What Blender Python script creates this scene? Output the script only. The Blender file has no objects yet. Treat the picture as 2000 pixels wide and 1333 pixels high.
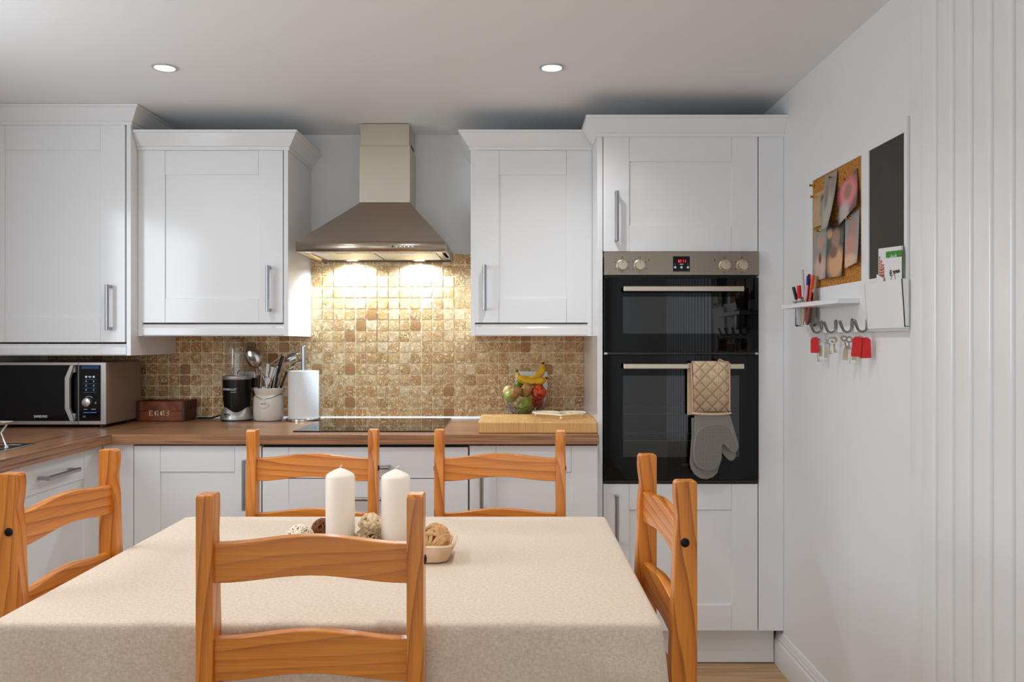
import bpy, bmesh, math, random
from mathutils import Vector, Matrix, Euler
random.seed(7)
R = math.radians
scene = bpy.context.scene
C = scene.collection
# ------------------------------------------------------------------ camera, world, exposure
CAMY, CAMZ = -3.75, 1.265
cd = bpy.data.cameras.new('camera'); cam = bpy.data.objects.new('camera', cd); C.objects.link(cam)
cam.location = (0, CAMY, CAMZ); cam.rotation_euler = (R(90), 0, 0)
cd.sensor_width = 36; cd.lens = 28.75; cd.clip_start = .02; cd.shift_y = 0.0
scene.camera = cam
w = bpy.data.worlds.new('sky'); scene.world = w; w.use_nodes = True
w.node_tree.nodes['Background'].inputs[0].default_value = (.75, .87, 1, 1)
w.node_tree.nodes['Background'].inputs[1].default_value = 1.2
scene.view_settings.view_transform = 'Standard'; scene.view_settings.look = 'None'
scene.view_settings.gamma = 1; scene.view_settings.exposure = -0.34
DOWNLIGHT_W = 12.0; HOOD_W = 23.0; REAR_FILL_W = 29.0; SIDE_DAYLIGHT_W = 20.0
# added fill behind the camera; daylight from the sink window on the left
XL, XR, YB, YF, ZC = -2.16, 1.047, 0.0, -6.3, 2.21
def area(name, loc, rot, sx, sy, power, col):
    d = bpy.data.lights.new(name, 'AREA'); d.shape = 'RECTANGLE'; d.size = sx; d.size_y = sy; d.energy = power; d.color = col
    o = bpy.data.objects.new(name, d); C.objects.link(o); o.location = loc; o.rotation_euler = rot; return o
area('added_rear_fill', (-.55, YF+.06, 1.16), (R(90), 0, 0), 2.6, 1.9, REAR_FILL_W, (.80, .91, 1))
area('sink_window_daylight', (XL+.05, -1.98, 1.56), (0, R(-90), 0), .8, 1.0, SIDE_DAYLIGHT_W, (.82, .92, 1))

# ------------------------------------------------------------------ materials
def s(r, g, b):
    f = lambda c: (c/255/12.92 if c/255 <= .04045 else ((c/255+.055)/1.055)**2.4)
    return (f(r), f(g), f(b), 1)
class NT:
    def __init__(self, m):
        m.use_nodes = True; self.t = m.node_tree; self.p = self.t.nodes['Principled BSDF']
    def n(self, typ, **kw):
        nd = self.t.nodes.new(typ)
        for k, v in kw.items():
            if k.startswith('i_'):
                key = k[2:]; nd.inputs[int(key) if key.isdigit() else key.replace('_', ' ')].default_value = v
            else: setattr(nd, k, v)
        return nd
    def l(self, a, b): self.t.links.new(a, b)
    def coord(self, out='Object', scale=(1, 1, 1), rnd=True):
        tc = self.n('ShaderNodeTexCoord'); mp = self.n('ShaderNodeMapping'); mp.inputs['Scale'].default_value = scale
        self.l(tc.outputs[out], mp.inputs[0])
        if rnd:
            oi = self.n('ShaderNodeObjectInfo'); ml = self.n('ShaderNodeMath', operation='MULTIPLY'); ml.inputs[1].default_value = 7.3
            self.l(oi.outputs['Random'], ml.inputs[0]); self.l(ml.outputs[0], mp.inputs['Location'])
        return mp.outputs[0]
    def noise(self, vec, scale, detail=3, rough=.5, dist=0):
        nd = self.n('ShaderNodeTexNoise'); nd.inputs['Scale'].default_value = scale; nd.inputs['Detail'].default_value = detail
        nd.inputs['Roughness'].default_value = rough; nd.inputs['Distortion'].default_value = dist
        if vec is not None: self.l(vec, nd.inputs['Vector'])
        return nd.outputs[0]
    def ramp(self, fac, stops):
        nd = self.n('ShaderNodeValToRGB'); e = nd.color_ramp.elements
        while len(e) < len(stops): e.new(.5)
        for el, (p, c) in zip(e, stops): el.position = p; el.color = c
        self.l(fac, nd.inputs[0]); return nd.outputs[0]
    def mix(self, fac, a, b, mode='MIX'):
        nd = self.n('ShaderNodeMix', data_type='RGBA', blend_type=mode)
        for v, i in ((fac, 0), (a, 6), (b, 7)):
            if hasattr(v, 'is_linked') or hasattr(v, 'links'): self.l(v, nd.inputs[i])
            else: nd.inputs[i].default_value = v
        return nd.outputs[2]
    def math(self, op, a, b=0.0, c=0.0):
        nd = self.n('ShaderNodeMath', operation=op)
        for i, v in enumerate((a, b, c)):
            if hasattr(v, 'links'): self.l(v, nd.inputs[i])
            else: nd.inputs[i].default_value = v
        return nd.outputs[0]
    def bump(self, h, strength=.2, dist=.002):
        nd = self.n('ShaderNodeBump'); nd.inputs['Strength'].default_value = strength; nd.inputs['Distance'].default_value = dist
        self.l(h, nd.inputs['Height']); self.l(nd.outputs[0], self.p.inputs['Normal'])
    def base(self, c): self.l(c, self.p.inputs['Base Color'])
MATS = {}
def mat(name, col=(.8, .8, .8, 1), rough=.5, metal=0.0, **kw):
    if name in MATS: return MATS[name]
    m = bpy.data.materials.new(name); t = NT(m); p = t.p
    p.inputs['Base Color'].default_value = col; p.inputs['Roughness'].default_value = rough; p.inputs['Metallic'].default_value = metal
    ins = {'trans': 'Transmission Weight', 'ior': 'IOR', 'coat': 'Coat Weight', 'coatr': 'Coat Roughness', 'sheen': 'Sheen Weight',
           'sss': 'Subsurface Weight', 'spec': 'Specular IOR Level', 'aniso': 'Anisotropic', 'em': 'Emission Strength', 'emc': 'Emission Color', 'alpha': 'Alpha'}
    for k, v in kw.items():
        if k in ins: p.inputs[ins[k]].default_value = v
    if 'bump' in kw:
        sc, st = kw['bump']; t.bump(t.noise(t.coord(rnd=False), sc, 4), st)
    if 'mottle' in kw:
        sc, c2 = kw['mottle']; t.base(t.mix(t.ramp(t.noise(t.coord(), sc, 4), [(.35, (0, 0, 0, 1)), (.65, (1, 1, 1, 1))]), col, c2))
    MATS[name] = m; return m
WHITE = mat('white_gloss_cabinet', (.86, .86, .86, 1), .13, bump=(2.2, .04))
CARC = mat('white_carcass', (.86, .86, .86, 1), .3)
WALL = mat('painted_wall', (.86, .86, .86, 1), .55, bump=(60, .03))
CEIL = mat('painted_ceiling', (.9, .9, .9, 1), .7)
TRIM = mat('white_gloss_trim', (.82, .82, .82, 1), .25)
PVC = mat('white_pvc_panel', (.86, .86, .85, 1), .16, bump=(5, .05))
CHROME = mat('chrome', (.75, .75, .76, 1), .12, 1)
HANDLE = mat('satin_handle_steel', (.42, .42, .43, 1), .3, 1)
BLACK = mat('black_plastic', s(14, 14, 15), .35)
GAP = mat('dark_gap', s(18, 17, 16), .7)
GLASSB = mat('black_glass', s(5, 5, 5), .03, spec=.28)
GLASS = mat('clear_glass', (1, 1, 1, 1), .0, trans=1, ior=1.45)
PLASTIC = mat('clear_plastic', (1, 1, 1, 1), .02, trans=1, ior=1.42)
WPRINT = mat('white_print', s(225, 225, 225), .5)
KPRINT = mat('black_print', s(30, 28, 26), .6)
BPRINT = mat('blue_print', s(40, 120, 190), .5)
PAPER = mat('white_paper', s(232, 232, 232), .7)
GOLD = mat('gold_pin', s(200, 150, 60), .3, 1)
RED = mat('red_plastic', s(205, 12, 14), .4)
def steel(name, col, rough, sc):
    m = mat(name, col, rough, 1); t = NT(m); h = t.noise(t.coord(scale=sc, rnd=False), 30, 3)
    r = t.n('ShaderNodeMapRange'); r.inputs[3].default_value = rough-.07; r.inputs[4].default_value = rough+.1
    t.l(h, r.inputs[0]); t.l(r.outputs[0], t.p.inputs['Roughness'])
    big = t.noise(t.coord(rnd=False), 6, 2); t.base(t.mix(big, tuple(c*.86 for c in col[:3])+(1,), col))
    return m
STEELH = steel('brushed_steel_hood', s(206, 192, 176), .36, (1, 40, 40))
STEELV = steel('brushed_steel_chimney', s(210, 200, 182), .34, (40, 40, 1))
STEELO = steel('brushed_steel_oven', s(162, 150, 134), .34, (1, 40, 40))
STEEL = mat('stainless_steel', s(196, 194, 190), .22, 1)
SILVER = mat('silver_plastic', s(190, 186, 180), .35, .7)
def pine(name, axis):
    m = bpy.data.materials.new(name); t = NT(m); sc = [1, 1, 1]; sc[axis] = .09
    v = t.coord(scale=sc)
    d = t.noise(v, 6, 2, .5)
    wv = t.n('ShaderNodeTexWave', wave_type='BANDS', bands_direction='DIAGONAL', wave_profile='SAW')
    wv.inputs['Scale'].default_value = 26; wv.inputs['Distortion'].default_value = 7; wv.inputs['Detail'].default_value = 2; wv.inputs['Detail Scale'].default_value = .6
    t.l(v, wv.inputs['Vector'])
    sc2 = [300, 300, 300]; sc2[axis] = 7
    fine = t.noise(t.coord(scale=sc2, rnd=False), 1, 2)
    c = t.ramp(wv.outputs['Color'], [(0, s(226, 140, 44)), (.5, s(216, 126, 32)), (.8, s(188, 98, 18)), (.93, s(140, 62, 8)), (1, s(208, 120, 34))])
    c = t.mix(t.ramp(d, [(.38, (0, 0, 0, 1)), (.72, (.8, .8, .8, 1))]), c, s(218, 132, 40))
    c = t.mix(.25, c, t.ramp(fine, [(.3, s(158, 82, 18)), (.7, s(236, 158, 66))]))
    t.base(c); t.p.inputs['Roughness'].default_value = .3; t.p.inputs['Coat Weight'].default_value = .25; t.p.inputs['Coat Roughness'].default_value = .2
    t.bump(fine, .06, .001); return m
PINEX, PINEY, PINEZ = pine('waxed_pine_grain_x', 0), pine('waxed_pine_grain_y', 1), pine('waxed_pine_grain_z', 2)
def worktop_mat(name, axis, edge=False):
    m = bpy.data.materials.new(name); t = NT(m)
    sc = [55, 55, 55]; sc[axis] = 1.1; sc3 = [240, 240, 240]; sc3[axis] = 5
    a = t.noise(t.coord(scale=sc, rnd=False), 1, 3, .6, .3); b = t.noise(t.coord(scale=sc3, rnd=False), 1, 2)
    c = t.ramp(a, [(.32, s(88, 56, 34)), (.42, s(144, 97, 64)), (.52, s(178, 124, 84)), (.6, s(130, 86, 56)), (.7, s(188, 140, 100))])
    c = t.mix(.35, c, t.ramp(b, [(.35, s(84, 56, 40)), (.65, s(190, 146, 112))]))
    t.base(c); t.p.inputs['Roughness'].default_value = .28; return m
WTX, WTY = worktop_mat('walnut_laminate_x', 0), worktop_mat('walnut_laminate_y', 1)
def linen_mat():
    m = bpy.data.materials.new('beige_linen'); t = NT(m)
    a = t.noise(t.coord(scale=(950, 150, 150), rnd=False), 1, 2); b = t.noise(t.coord(scale=(150, 950, 150), rnd=False), 1, 2); e = t.noise(t.coord(scale=(150, 150, 950), rnd=False), 1, 2)
    f = t.math('MULTIPLY', t.math('ADD', t.math('ADD', a, b), e), .3333)
    g = t.noise(t.coord(rnd=False), 5, 2)
    c = t.ramp(f, [(.34, s(198, 175, 151)), (.5, s(219, 199, 177)), (.66, s(236, 219, 200))])
    t.base(t.mix(t.math('MULTIPLY', g, .25), c, s(200, 172, 140)))
    t.p.inputs['Roughness'].default_value = .9; t.p.inputs['Sheen Weight'].default_value = .15
    h = t.math('ADD', f, t.math('MULTIPLY', t.noise(t.coord(rnd=False), 7, 2), 1.2)); t.bump(h, .22, .0012); return m
LINEN = linen_mat()
PITCH = .0503; TX0, TZ0 = -.516, .9087
def tile_mat():
    m = bpy.data.materials.new('tumbled_travertine'); t = NT(m)
    g = t.n('ShaderNodeNewGeometry'); sx = t.n('ShaderNodeSeparateXYZ'); t.l(g.outputs['Position'], sx.inputs[0])
    cx = t.math('FLOOR', t.math('DIVIDE', t.math('SUBTRACT', sx.outputs[0], TX0), PITCH))
    cz = t.math('FLOOR', t.math('DIVIDE', t.math('SUBTRACT', sx.outputs[2], TZ0), PITCH))
    cb = t.n('ShaderNodeCombineXYZ'); t.l(cx, cb.inputs[0]); t.l(cz, cb.inputs[2])
    wn = t.n('ShaderNodeTexWhiteNoise', noise_dimensions='3D'); t.l(cb.outputs[0], wn.inputs['Vector'])
    base = t.ramp(wn.outputs['Value'], [(0, s(158, 102, 48)), (.12, s(192, 138, 76)), (.45, s(212, 164, 102)), (.75, s(224, 184, 128)), (1, s(238, 210, 166))])
    off = t.n('ShaderNodeVectorMath', operation='MULTIPLY_ADD'); t.l(wn.outputs['Color'], off.inputs[0]); off.inputs[1].default_value = (9, 9, 9); t.l(g.outputs['Position'], off.inputs[2])
    n1 = t.noise(off.outputs[0], 34, 4, .65, .6); n2 = t.noise(off.outputs[0], 62, 3, .55, 1.8); n3 = t.noise(off.outputs[0], 300, 2)
    c = t.mix(t.ramp(n1, [(.38, (0, 0, 0, 1)), (.7, (.75, .75, .75, 1))]), base, s(152, 96, 40))
    fill = t.ramp(n2, [(.555, (0, 0, 0, 1)), (.60, (.95, .95, .95, 1))])
    wn2 = t.math('GREATER_THAN', wn.outputs['Value'], .05)
    c = t.mix(t.math('MULTIPLY', fill, wn2), c, s(252, 228, 184))
    pit = t.ramp(n2, [(.33, (1, 1, 1, 1)), (.37, (0, 0, 0, 1))])
    c = t.mix(t.math('MULTIPLY', pit, .6), c, s(104, 70, 38)); c = t.mix(.22, c, t.ramp(n3, [(.35, s(140, 90, 40)), (.65, s(240, 204, 150))]))
    t.base(c); t.p.inputs['Roughness'].default_value = .42
    h = t.math('ADD', t.math('MULTIPLY', n1, .5), t.math('MULTIPLY', t.ramp(n2, [(.30, (0, 0, 0, 1)), (.42, (1, 1, 1, 1))]), 1.0)); t.bump(h, .55, .003); return m
TILE = tile_mat()
GROUT = mat('sandy_grout', s(246, 226, 186), .85, bump=(150, .4))
def oak_mat():
    m = bpy.data.materials.new('oak_floor_board'); t = NT(m)
    a = t.noise(t.coord(scale=(3, 40, 40)), 1, 4, .6, .4)
    t.base(t.ramp(a, [(.3, s(160, 124, 84)), (.5, s(190, 152, 108)), (.7, s(206, 172, 130))])); t.p.inputs['Roughness'].default_value = .4; return m
OAK = oak_mat()
def cork_mat():
    m = bpy.data.materials.new('cork'); t = NT(m); v = t.coord(rnd=False)
    a = t.noise(v, 260, 3, .7); t.base(t.ramp(a, [(.34, s(110, 62, 16)), (.5, s(186, 122, 46)), (.66, s(216, 158, 78))])); t.p.inputs['Roughness'].default_value = .9; t.bump(a, .3, .001); return m
CORK = cork_mat()
def board_mat():
    m = bpy.data.materials.new('butcher_block'); t = NT(m); v = t.coord(rnd=False)
    br = t.n('ShaderNodeTexBrick'); br.inputs['Scale'].default_value = 1; br.inputs['Mortar Size'].default_value = .0004
    br.inputs['Brick Width'].default_value = .075; br.inputs['Row Height'].default_value = .026
    br.inputs['Color1'].default_value = s(226, 176, 108); br.inputs['Color2'].default_value = s(212, 156, 88); br.inputs['Mortar'].default_value = s(190, 134, 72)
    t.l(v, br.inputs['Vector']); a = t.noise(t.coord(scale=(220, 12, 12), rnd=False), 1, 3)
    t.base(t.mix(.35, br.outputs['Color'], t.ramp(a, [(.35, s(192, 132, 66)), (.65, s(238, 196, 132))]))); t.p.inputs['Roughness'].default_value = .45; return m
BOARD = board_mat()
CRATE = mat('stained_crate_wood', s(150, 76, 34), .5, mottle=(26, s(108, 50, 22)))
WAX = mat('cream_candle_wax', s(250, 238, 222), .42, sss=.2)
CREAM = mat('cream_ceramic', s(226, 217, 204), .22)
TOWEL = mat('paper_towel', s(238, 237, 235), .9, bump=(110, .5))
PALEW = mat('pale_carved_wood', s(242, 210, 178), .6, mottle=(14, s(206, 168, 126)))
SILI = mat('grey_silicone', s(132, 126, 118), .45)
COTTON = mat('beige_cotton', s(214, 184, 152), .95, bump=(300, .25))

# ------------------------------------------------------------------ mesh helpers
class G:
    def __init__(self): self.v = []; self.f = []
    def add(self, vs, fs):
        o = len(self.v); self.v += [tuple(p) for p in vs]; self.f += [tuple(i+o for i in q) for q in fs]; return self
    def box(self, x0, x1, y0, y1, z0, z1):
        return self.add([(x0, y0, z0), (x1, y0, z0), (x1, y1, z0), (x0, y1, z0), (x0, y0, z1), (x1, y0, z1), (x1, y1, z1), (x0, y1, z1)],
                        [(0, 3, 2, 1), (4, 5, 6, 7), (0, 1, 5, 4), (1, 2, 6, 5), (2, 3, 7, 6), (3, 0, 4, 7)])
    def prism(self, poly, axis, a0, a1):
        # poly: 2D points in the two other axes (order x,y,z minus axis)
        n = len(poly)
        def p3(q, a):
            q = list(q); q.insert(axis, a); return q
        vs = [p3(q, a0) for q in poly]+[p3(q, a1) for q in poly]
        fs = [tuple(range(n)), tuple(range(2*n-1, n-1, -1))]+[(i, i+n, (i+1) % n+n, (i+1) % n) for i in range(n)]
        return self.add(vs, fs)
    def tube(self, path, r, n=8, closed=False, caps=True):
        P = [Vector(p) for p in path]; m = len(P); rr = r if isinstance(r, (list, tuple)) else [r]*m
        T = []
        for i in range(m):
            a = P[(i-1) % m] if (closed or i > 0) else P[i]; b = P[(i+1) % m] if (closed or i < m-1) else P[i]
            T.append((b-a).normalized() if (b-a).length > 1e-9 else Vector((0, 0, 1)))
        up = Vector((0, 0, 1)) if abs(T[0].z) < .9 else Vector((1, 0, 0))
        N = (up-T[0]*up.dot(T[0])).normalized(); vs = []
        for i in range(m):
            N = (N-T[i]*N.dot(T[i])); N = N.normalized() if N.length > 1e-6 else T[i].orthogonal().normalized()
            B = T[i].cross(N)
            for k in range(n):
                a = 2*math.pi*k/n; vs.append(P[i]+(N*math.cos(a)+B*math.sin(a))*rr[i])
        fs = []
        for i in range(m if closed else m-1):
            j = (i+1) % m
            for k in range(n): fs.append((i*n+k, i*n+(k+1) % n, j*n+(k+1) % n, j*n+k))
        if caps and not closed: fs += [tuple(range(n-1, -1, -1)), tuple(range((m-1)*n, m*n))]
        return self.add(vs, fs)
    def lathe(self, prof, c=(0, 0, 0), n=32, M=None):
        vs = []; fs = []; m = len(prof)
        for i, (r, z) in enumerate(prof):
            for k in range(n):
                a = 2*math.pi*k/n; p = Vector((max(r, 1e-5)*math.cos(a), max(r, 1e-5)*math.sin(a), z))
                if M is not None: p = M @ p
                vs.append(p+Vector(c))
        for i in range(m-1):
            for k in range(n): fs.append((i*n+k, i*n+(k+1) % n, (i+1)*n+(k+1) % n, (i+1)*n+k))
        return self.add(vs, fs)
    def cyl(self, a, b, r, n=16): return self.tube([a, b], r, n)
    def ball(self, c, rad, n=16, m=10, M=None):
        rx, ry, rz = rad if isinstance(rad, (list, tuple)) else (rad,)*3
        vs = [];
        for i in range(m+1):
            t = math.pi*i/m
            for k in range(n):
                a = 2*math.pi*k/n; q = Vector((rx*max(math.sin(t), 1e-4)*math.cos(a), ry*max(math.sin(t), 1e-4)*math.sin(a), -rz*math.cos(t)))
                if M is not None: q = M @ q
                vs.append(q+Vector(c))
        fs = [(i*n+k, i*n+(k+1) % n, (i+1)*n+(k+1) % n, (i+1)*n+k) for i in range(m) for k in range(n)]
        return self.add(vs, fs)
    def sweep(self, path, prof, out=1):
        # path in plan (x,y) open polyline, prof (out,z) closed polygon; mitred corners
        P = [Vector(p) for p in path]; n = len(P); k = len(prof); vs = []
        for i in range(n):
            ds = []
            if i > 0: ds.append((P[i]-P[i-1]).normalized())
            if i < n-1: ds.append((P[i+1]-P[i]).normalized())
            ns = [Vector((d.y, -d.x))*out for d in ds]
            if len(ns) == 2:
                mi = (ns[0]+ns[1]).normalized(); mi = mi/max(mi.dot(ns[0]), .2)
            else: mi = ns[0]
            for (o, z) in prof: q = P[i]+mi*o; vs.append((q.x, q.y, z))
        fs = [(i*k+j, i*k+(j+1) % k, (i+1)*k+(j+1) % k, (i+1)*k+j) for i in range(n-1) for j in range(k)]
        fs += [tuple(range(k)), tuple(range(n*k-1, (n-1)*k-1, -1))]
        return self.add(vs, fs)
    def xf(self, M):
        self.v = [tuple(M @ Vector(p)) for p in self.v]; return self
def mesh_obj(name, g, material, parent=None, bevel=0, seg=2, angle=35, off=None, subsurf=0, solid=0):
    me = bpy.data.meshes.new(name)
    vs = g.v
    if off is not None: vs = [(x-off[0], y-off[1], z-off[2]) for x, y, z in vs]
    me.from_pydata(vs, [], g.f)
    bm = bmesh.new(); bm.from_mesh(me); bmesh.ops.remove_doubles(bm, verts=bm.verts, dist=1e-6); bmesh.ops.recalc_face_normals(bm, faces=bm.faces); bm.to_mesh(me); bm.free()
    me.polygons.foreach_set('use_smooth', [True]*len(me.polygons)); me.set_sharp_from_angle(angle=R(angle))
    me.materials.append(material)
    o = bpy.data.objects.new(name, me); C.objects.link(o)
    if solid: md = o.modifiers.new('solid', 'SOLIDIFY'); md.thickness = solid; md.offset = 0
    if bevel:
        md = o.modifiers.new('bevel', 'BEVEL'); md.width = bevel; md.segments = seg; md.limit_method = 'ANGLE'; md.angle_limit = R(40); md.harden_normals = True
    if subsurf: md = o.modifiers.new('sub', 'SUBSURF'); md.levels = md.render_levels = subsurf
    if parent is not None: o.parent = parent
    return o
def tag(o, label=None, cat=None, group=None, kind=None):
    if label: o['label'] = label
    if cat: o['category'] = cat
    if group: o['group'] = group
    if kind: o['kind'] = kind
    return o
class Thing:
    # an Empty at the thing's base; parts are given in world coordinates and stored relative to it
    def __init__(self, name, label, cat, loc, group=None, kind=None):
        self.o = bpy.data.objects.new(name, None); C.objects.link(self.o); self.o.location = loc; self.o.empty_display_size = .05
        self.loc = loc; tag(self.o, label, cat, group, kind)
    def part(self, name, g, m, parent=None, label=None, **kw):
        o = mesh_obj(name, g, m, parent or self.o, off=self.loc, **kw)
        if label: o['label'] = label
        return o
def single(name, g, m, label, cat, group=None, loc=None, **kw):
    off = loc or (0, 0, 0); o = mesh_obj(name, g, m, off=off, **kw); o.location = off; return tag(o, label, cat, group)
def struct(name, g, m, parent=None, **kw):
    o = mesh_obj(name, g, m, parent, **kw)
    if parent is None: o['kind'] = 'structure'
    return o
def copy_tree(o, parent=None):
    c = o.copy(); C.objects.link(c); c.parent = parent
    for ch in list(o.children): copy_tree(ch, c)
    return c
FACE_FRONT = Matrix.Rotation(R(90), 4, 'X')                      # text in XY turned to face -Y
FACE_LEFT = Matrix.Rotation(R(-90), 4, 'Z') @ FACE_FRONT          # text facing -X
def text_g(body, size, M, bold=0.0, ex=.0003, align='CENTER', space=1.0, sx=1.0, shear=0):
    cu = bpy.data.curves.new('lettering', 'FONT'); cu.body = body; cu.size = size; cu.align_x = align; cu.align_y = 'CENTER'
    cu.extrude = ex; cu.offset = bold; cu.space_character = space; cu.resolution_u = 3; cu.shear = shear
    ob = bpy.data.objects.new('lettering', cu); me = bpy.data.meshes.new_from_object(ob)
    g = G(); MM = M @ Matrix.Diagonal((sx, 1, 1, 1))
    g.v = [tuple(MM @ v.co) for v in me.vertices]; g.f = [tuple(p.vertices) for p in me.polygons]
    bpy.data.objects.remove(ob); bpy.data.curves.remove(cu); bpy.data.meshes.remove(me); return g
def at(x, y, z, M=FACE_FRONT): return Matrix.Translation((x, y, z)) @ M

# ------------------------------------------------------------------ room shell
T = .12
struct('floor', G().box(XL-T, XR+T, YF-T, T, -.06, -.012), mat('floor_screed', s(120, 100, 80), .8))
floor = bpy.data.objects['floor']
pl = None; k = 0
x = XL
row = 0
PW, PL = .19, 1.2
while row*PW < 6.3:
    y0 = YB-row*PW; xs = XL-(row*.43 % 1)*PL
    while xs < XR:
        a, b = max(xs, XL), min(xs+PL, XR)
        if b-a > .02:
            mesh_obj('plank', G().box(a+.0008, b-.0008, max(y0-PW+.0008, YF), y0-.0008, -.014, 0), OAK, floor, bevel=.0015, seg=1)
        xs += PL
    row += 1
struct('ceiling', G().box(XL-T, XR+T, YF-T, T, ZC, ZC+.1), CEIL)
wall_back = struct('wall_back', G().box(XL-T, XR+T, YB, YB+T, -.05, ZC), WALL)
wl = G(); WY0, WY1, WZ0, WZ1 = -2.5, -1.45, 1.12, 2.0
wl.box(XL-T, XL, YF, WY0, -.05, ZC).box(XL-T, XL, WY1, YB, -.05, ZC).box(XL-T, XL, WY0, WY1, -.05, WZ0).box(XL-T, XL, WY0, WY1, WZ1, ZC)
struct('wall_left', wl, WALL)
DY0, DY1 = -2.85, -1.618        # folding door opening on the right wall
wr = G().box(XR, XR+T, DY1, YB, -.05, ZC).box(XR, XR+T, YF, DY0, -.05, ZC)
struct('wall_right', wr, WALL)
GX0, GX1, GZ0, GZ1 = -1.9, .8, .15, 2.1
wf = G().box(XL-T, GX0, YF-T, YF, -.05, ZC).box(GX1, XR+T, YF-T, YF, -.05, ZC).box(GX0, GX1, YF-T, YF, GZ1, ZC).box(GX0, GX1, YF-T, YF, -.05, GZ0)
struct('wall_front', wf, WALL)
def window(name, a0, a1, z0, z1, n, M):
    f = G(); t = .05
    f.box(a0, a1, -.06, -.01, z0, z0+t).box(a0, a1, -.06, -.01, z1-t, z1).box(a0, a0+t, -.0595, -.0105, z0+t, z1-t).box(a1-t, a1, -.0595, -.0105, z0+t, z1-t)
    for i in range(1, n): x = a0+(a1-a0)*i/n; f.box(x-.03, x+.03, -.0595, -.0105, z0+t, z1-t)
    o = struct(name, f.xf(M), TRIM, bevel=.003)
    for i in range(n):
        x = a0+(a1-a0)*i/n; mesh_obj('pane', G().box(x+.03, x+(a1-a0)/n-.03, -.04, -.034, z0+.04, z1-.04).xf(M), GLASS, o)
    return o
window('added_window_1', GX0, GX1, GZ0, GZ1, 3, Matrix.Translation((0, YF, 0)))  # unseen rear window, added to frame the fill light
window('window_2', WY0, WY1, WZ0, WZ1, 2, Matrix.Translation((XL, 0, 0)) @ Matrix(((0, 1, 0, 0), (1, 0, 0, 0), (0, 0, 1, 0), (0, 0, 0, 1))))
sk = [(0, 0), (.018, 0), (.018, .092), (.0165, .096), (.013, .100), (.0125, .110), (.010, .114), (.0095, .119), (.006, .128), (.0045, .134), (0, .134)]
struct('baseboard_right', G().sweep([(XR, -.535), (XR, DY1)], sk, 1), TRIM, angle=25)
bpy.data.objects['baseboard_right'].location = (0, 0, 0)
struct('baseboard_left', G().sweep([(XL, YF), (XL, -2.9)], sk, 1), TRIM, angle=25)
# white folding door of narrow panels in the right wall
fd = bpy.data.objects.new('door_1', None); C.objects.link(fd); fd['kind'] = 'structure'; fd.location = (XR, DY0, 0)
fdl = (XR, DY0, 0)
prof = [(XR-.0200, 0), (XR-.0200, .003), (XR-.0200, .050), (XR-.0197, .0525), (XR-.0186, .056), (XR-.0165, .059), (XR-.0130, .062), (XR-.0085, .0645), (XR-.003, .0665), (XR+.004, .068), (XR+.012, .069), (XR+.012, 0)]
n = 0; y = -1.7025
while y > DY0-.01:
    mesh_obj('panel', G().prism([(x, y-d) for x, d in prof], 2, .006, ZC), PVC, fd, off=fdl, angle=30); y -= .0762; n += 1
mesh_obj('jamb_strip', G().prism([(XR-.009, DY1), (XR-.009, DY1-.003), (XR-.009, -1.676), (XR-.008, -1.681), (XR-.005, -1.686), (XR, -1.690), (XR+.006, -1.693), (XR+.012, -1.694), (XR+.012, DY1)], 2, 0, ZC), PVC, fd, off=fdl, angle=30)

# ------------------------------------------------------------------ splashback tiles
grout = G().box(XL, .3285, -.0045, 0, .905, TZ0+8*PITCH).box(-.93, -.19, -.0045, 0, TZ0+8*PITCH, TZ0+15*PITCH-.002)
mesh_obj('grout', grout, GROUT, wall_back)
def tile_g(rs):
    h = PITCH/2-.0012; out = []
    for q in range(4):
        for k in range(4):
            tt = -1+2*k/4; x, z = (tt*h, -h) if q == 0 else (h, tt*h) if q == 1 else (-tt*h, h) if q == 2 else (-h, -tt*h)
            if k == 0: x *= .93; z *= .93
            chip = 1-(.10 if rs.random() < .1 else .0)-rs.random()*.022
            out.append((x*chip, z*chip))
    n = 16; vs = [(x, -.003, z) for x, z in out]+[(x*(.93+rs.random()*.025), -.0085-rs.random()*.0008, z*(.93+rs.random()*.025)) for x, z in out]+[(0, -.0095, 0)]
    fs = [(i, (i+1) % n, n+(i+1) % n, n+i) for i in range(n)]+[(n+i, n+(i+1) % n, 2*n) for i in range(n)]
    return G().add(vs, fs)
rs = random.Random(3); TV = []
for i in range(14):
    g = tile_g(rs); me_o = mesh_obj('tile', g, TILE, angle=60); TV.append(me_o.data); bpy.data.objects.remove(me_o)
cells = []
for r_ in range(15):
    for c_ in range(-33, 18):
        xc, zc = TX0+(c_+.5)*PITCH, TZ0+(r_+.5)*PITCH
        if xc-PITCH/2 < XL or xc > .33: continue
        if r_ >= 8 and not (-.93 < xc < -.185): continue
        vis = 0 if (xc < -1.66 and r_ < 6) or xc < -1.78 else 1            # behind the microwave
        if -1.66 < xc < -1.44 and r_ < 2: vis = 0                            # behind the crate
        if r_ == 7 and not (-.93 < xc < -.185): vis = .5                     # row cut by the cabinet bottoms
        if r_ == 14 and xc < -.29: vis = .5
        if r_ < 5 and -1.02 < xc < -.86: vis = .4                            # behind the kitchen roll
        if r_ < 4 and -1.3 < xc < -1.02: vis = .4
        cells.append((-vis, abs(xc+.5), xc, zc))
cells.sort(); rest = G()
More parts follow.
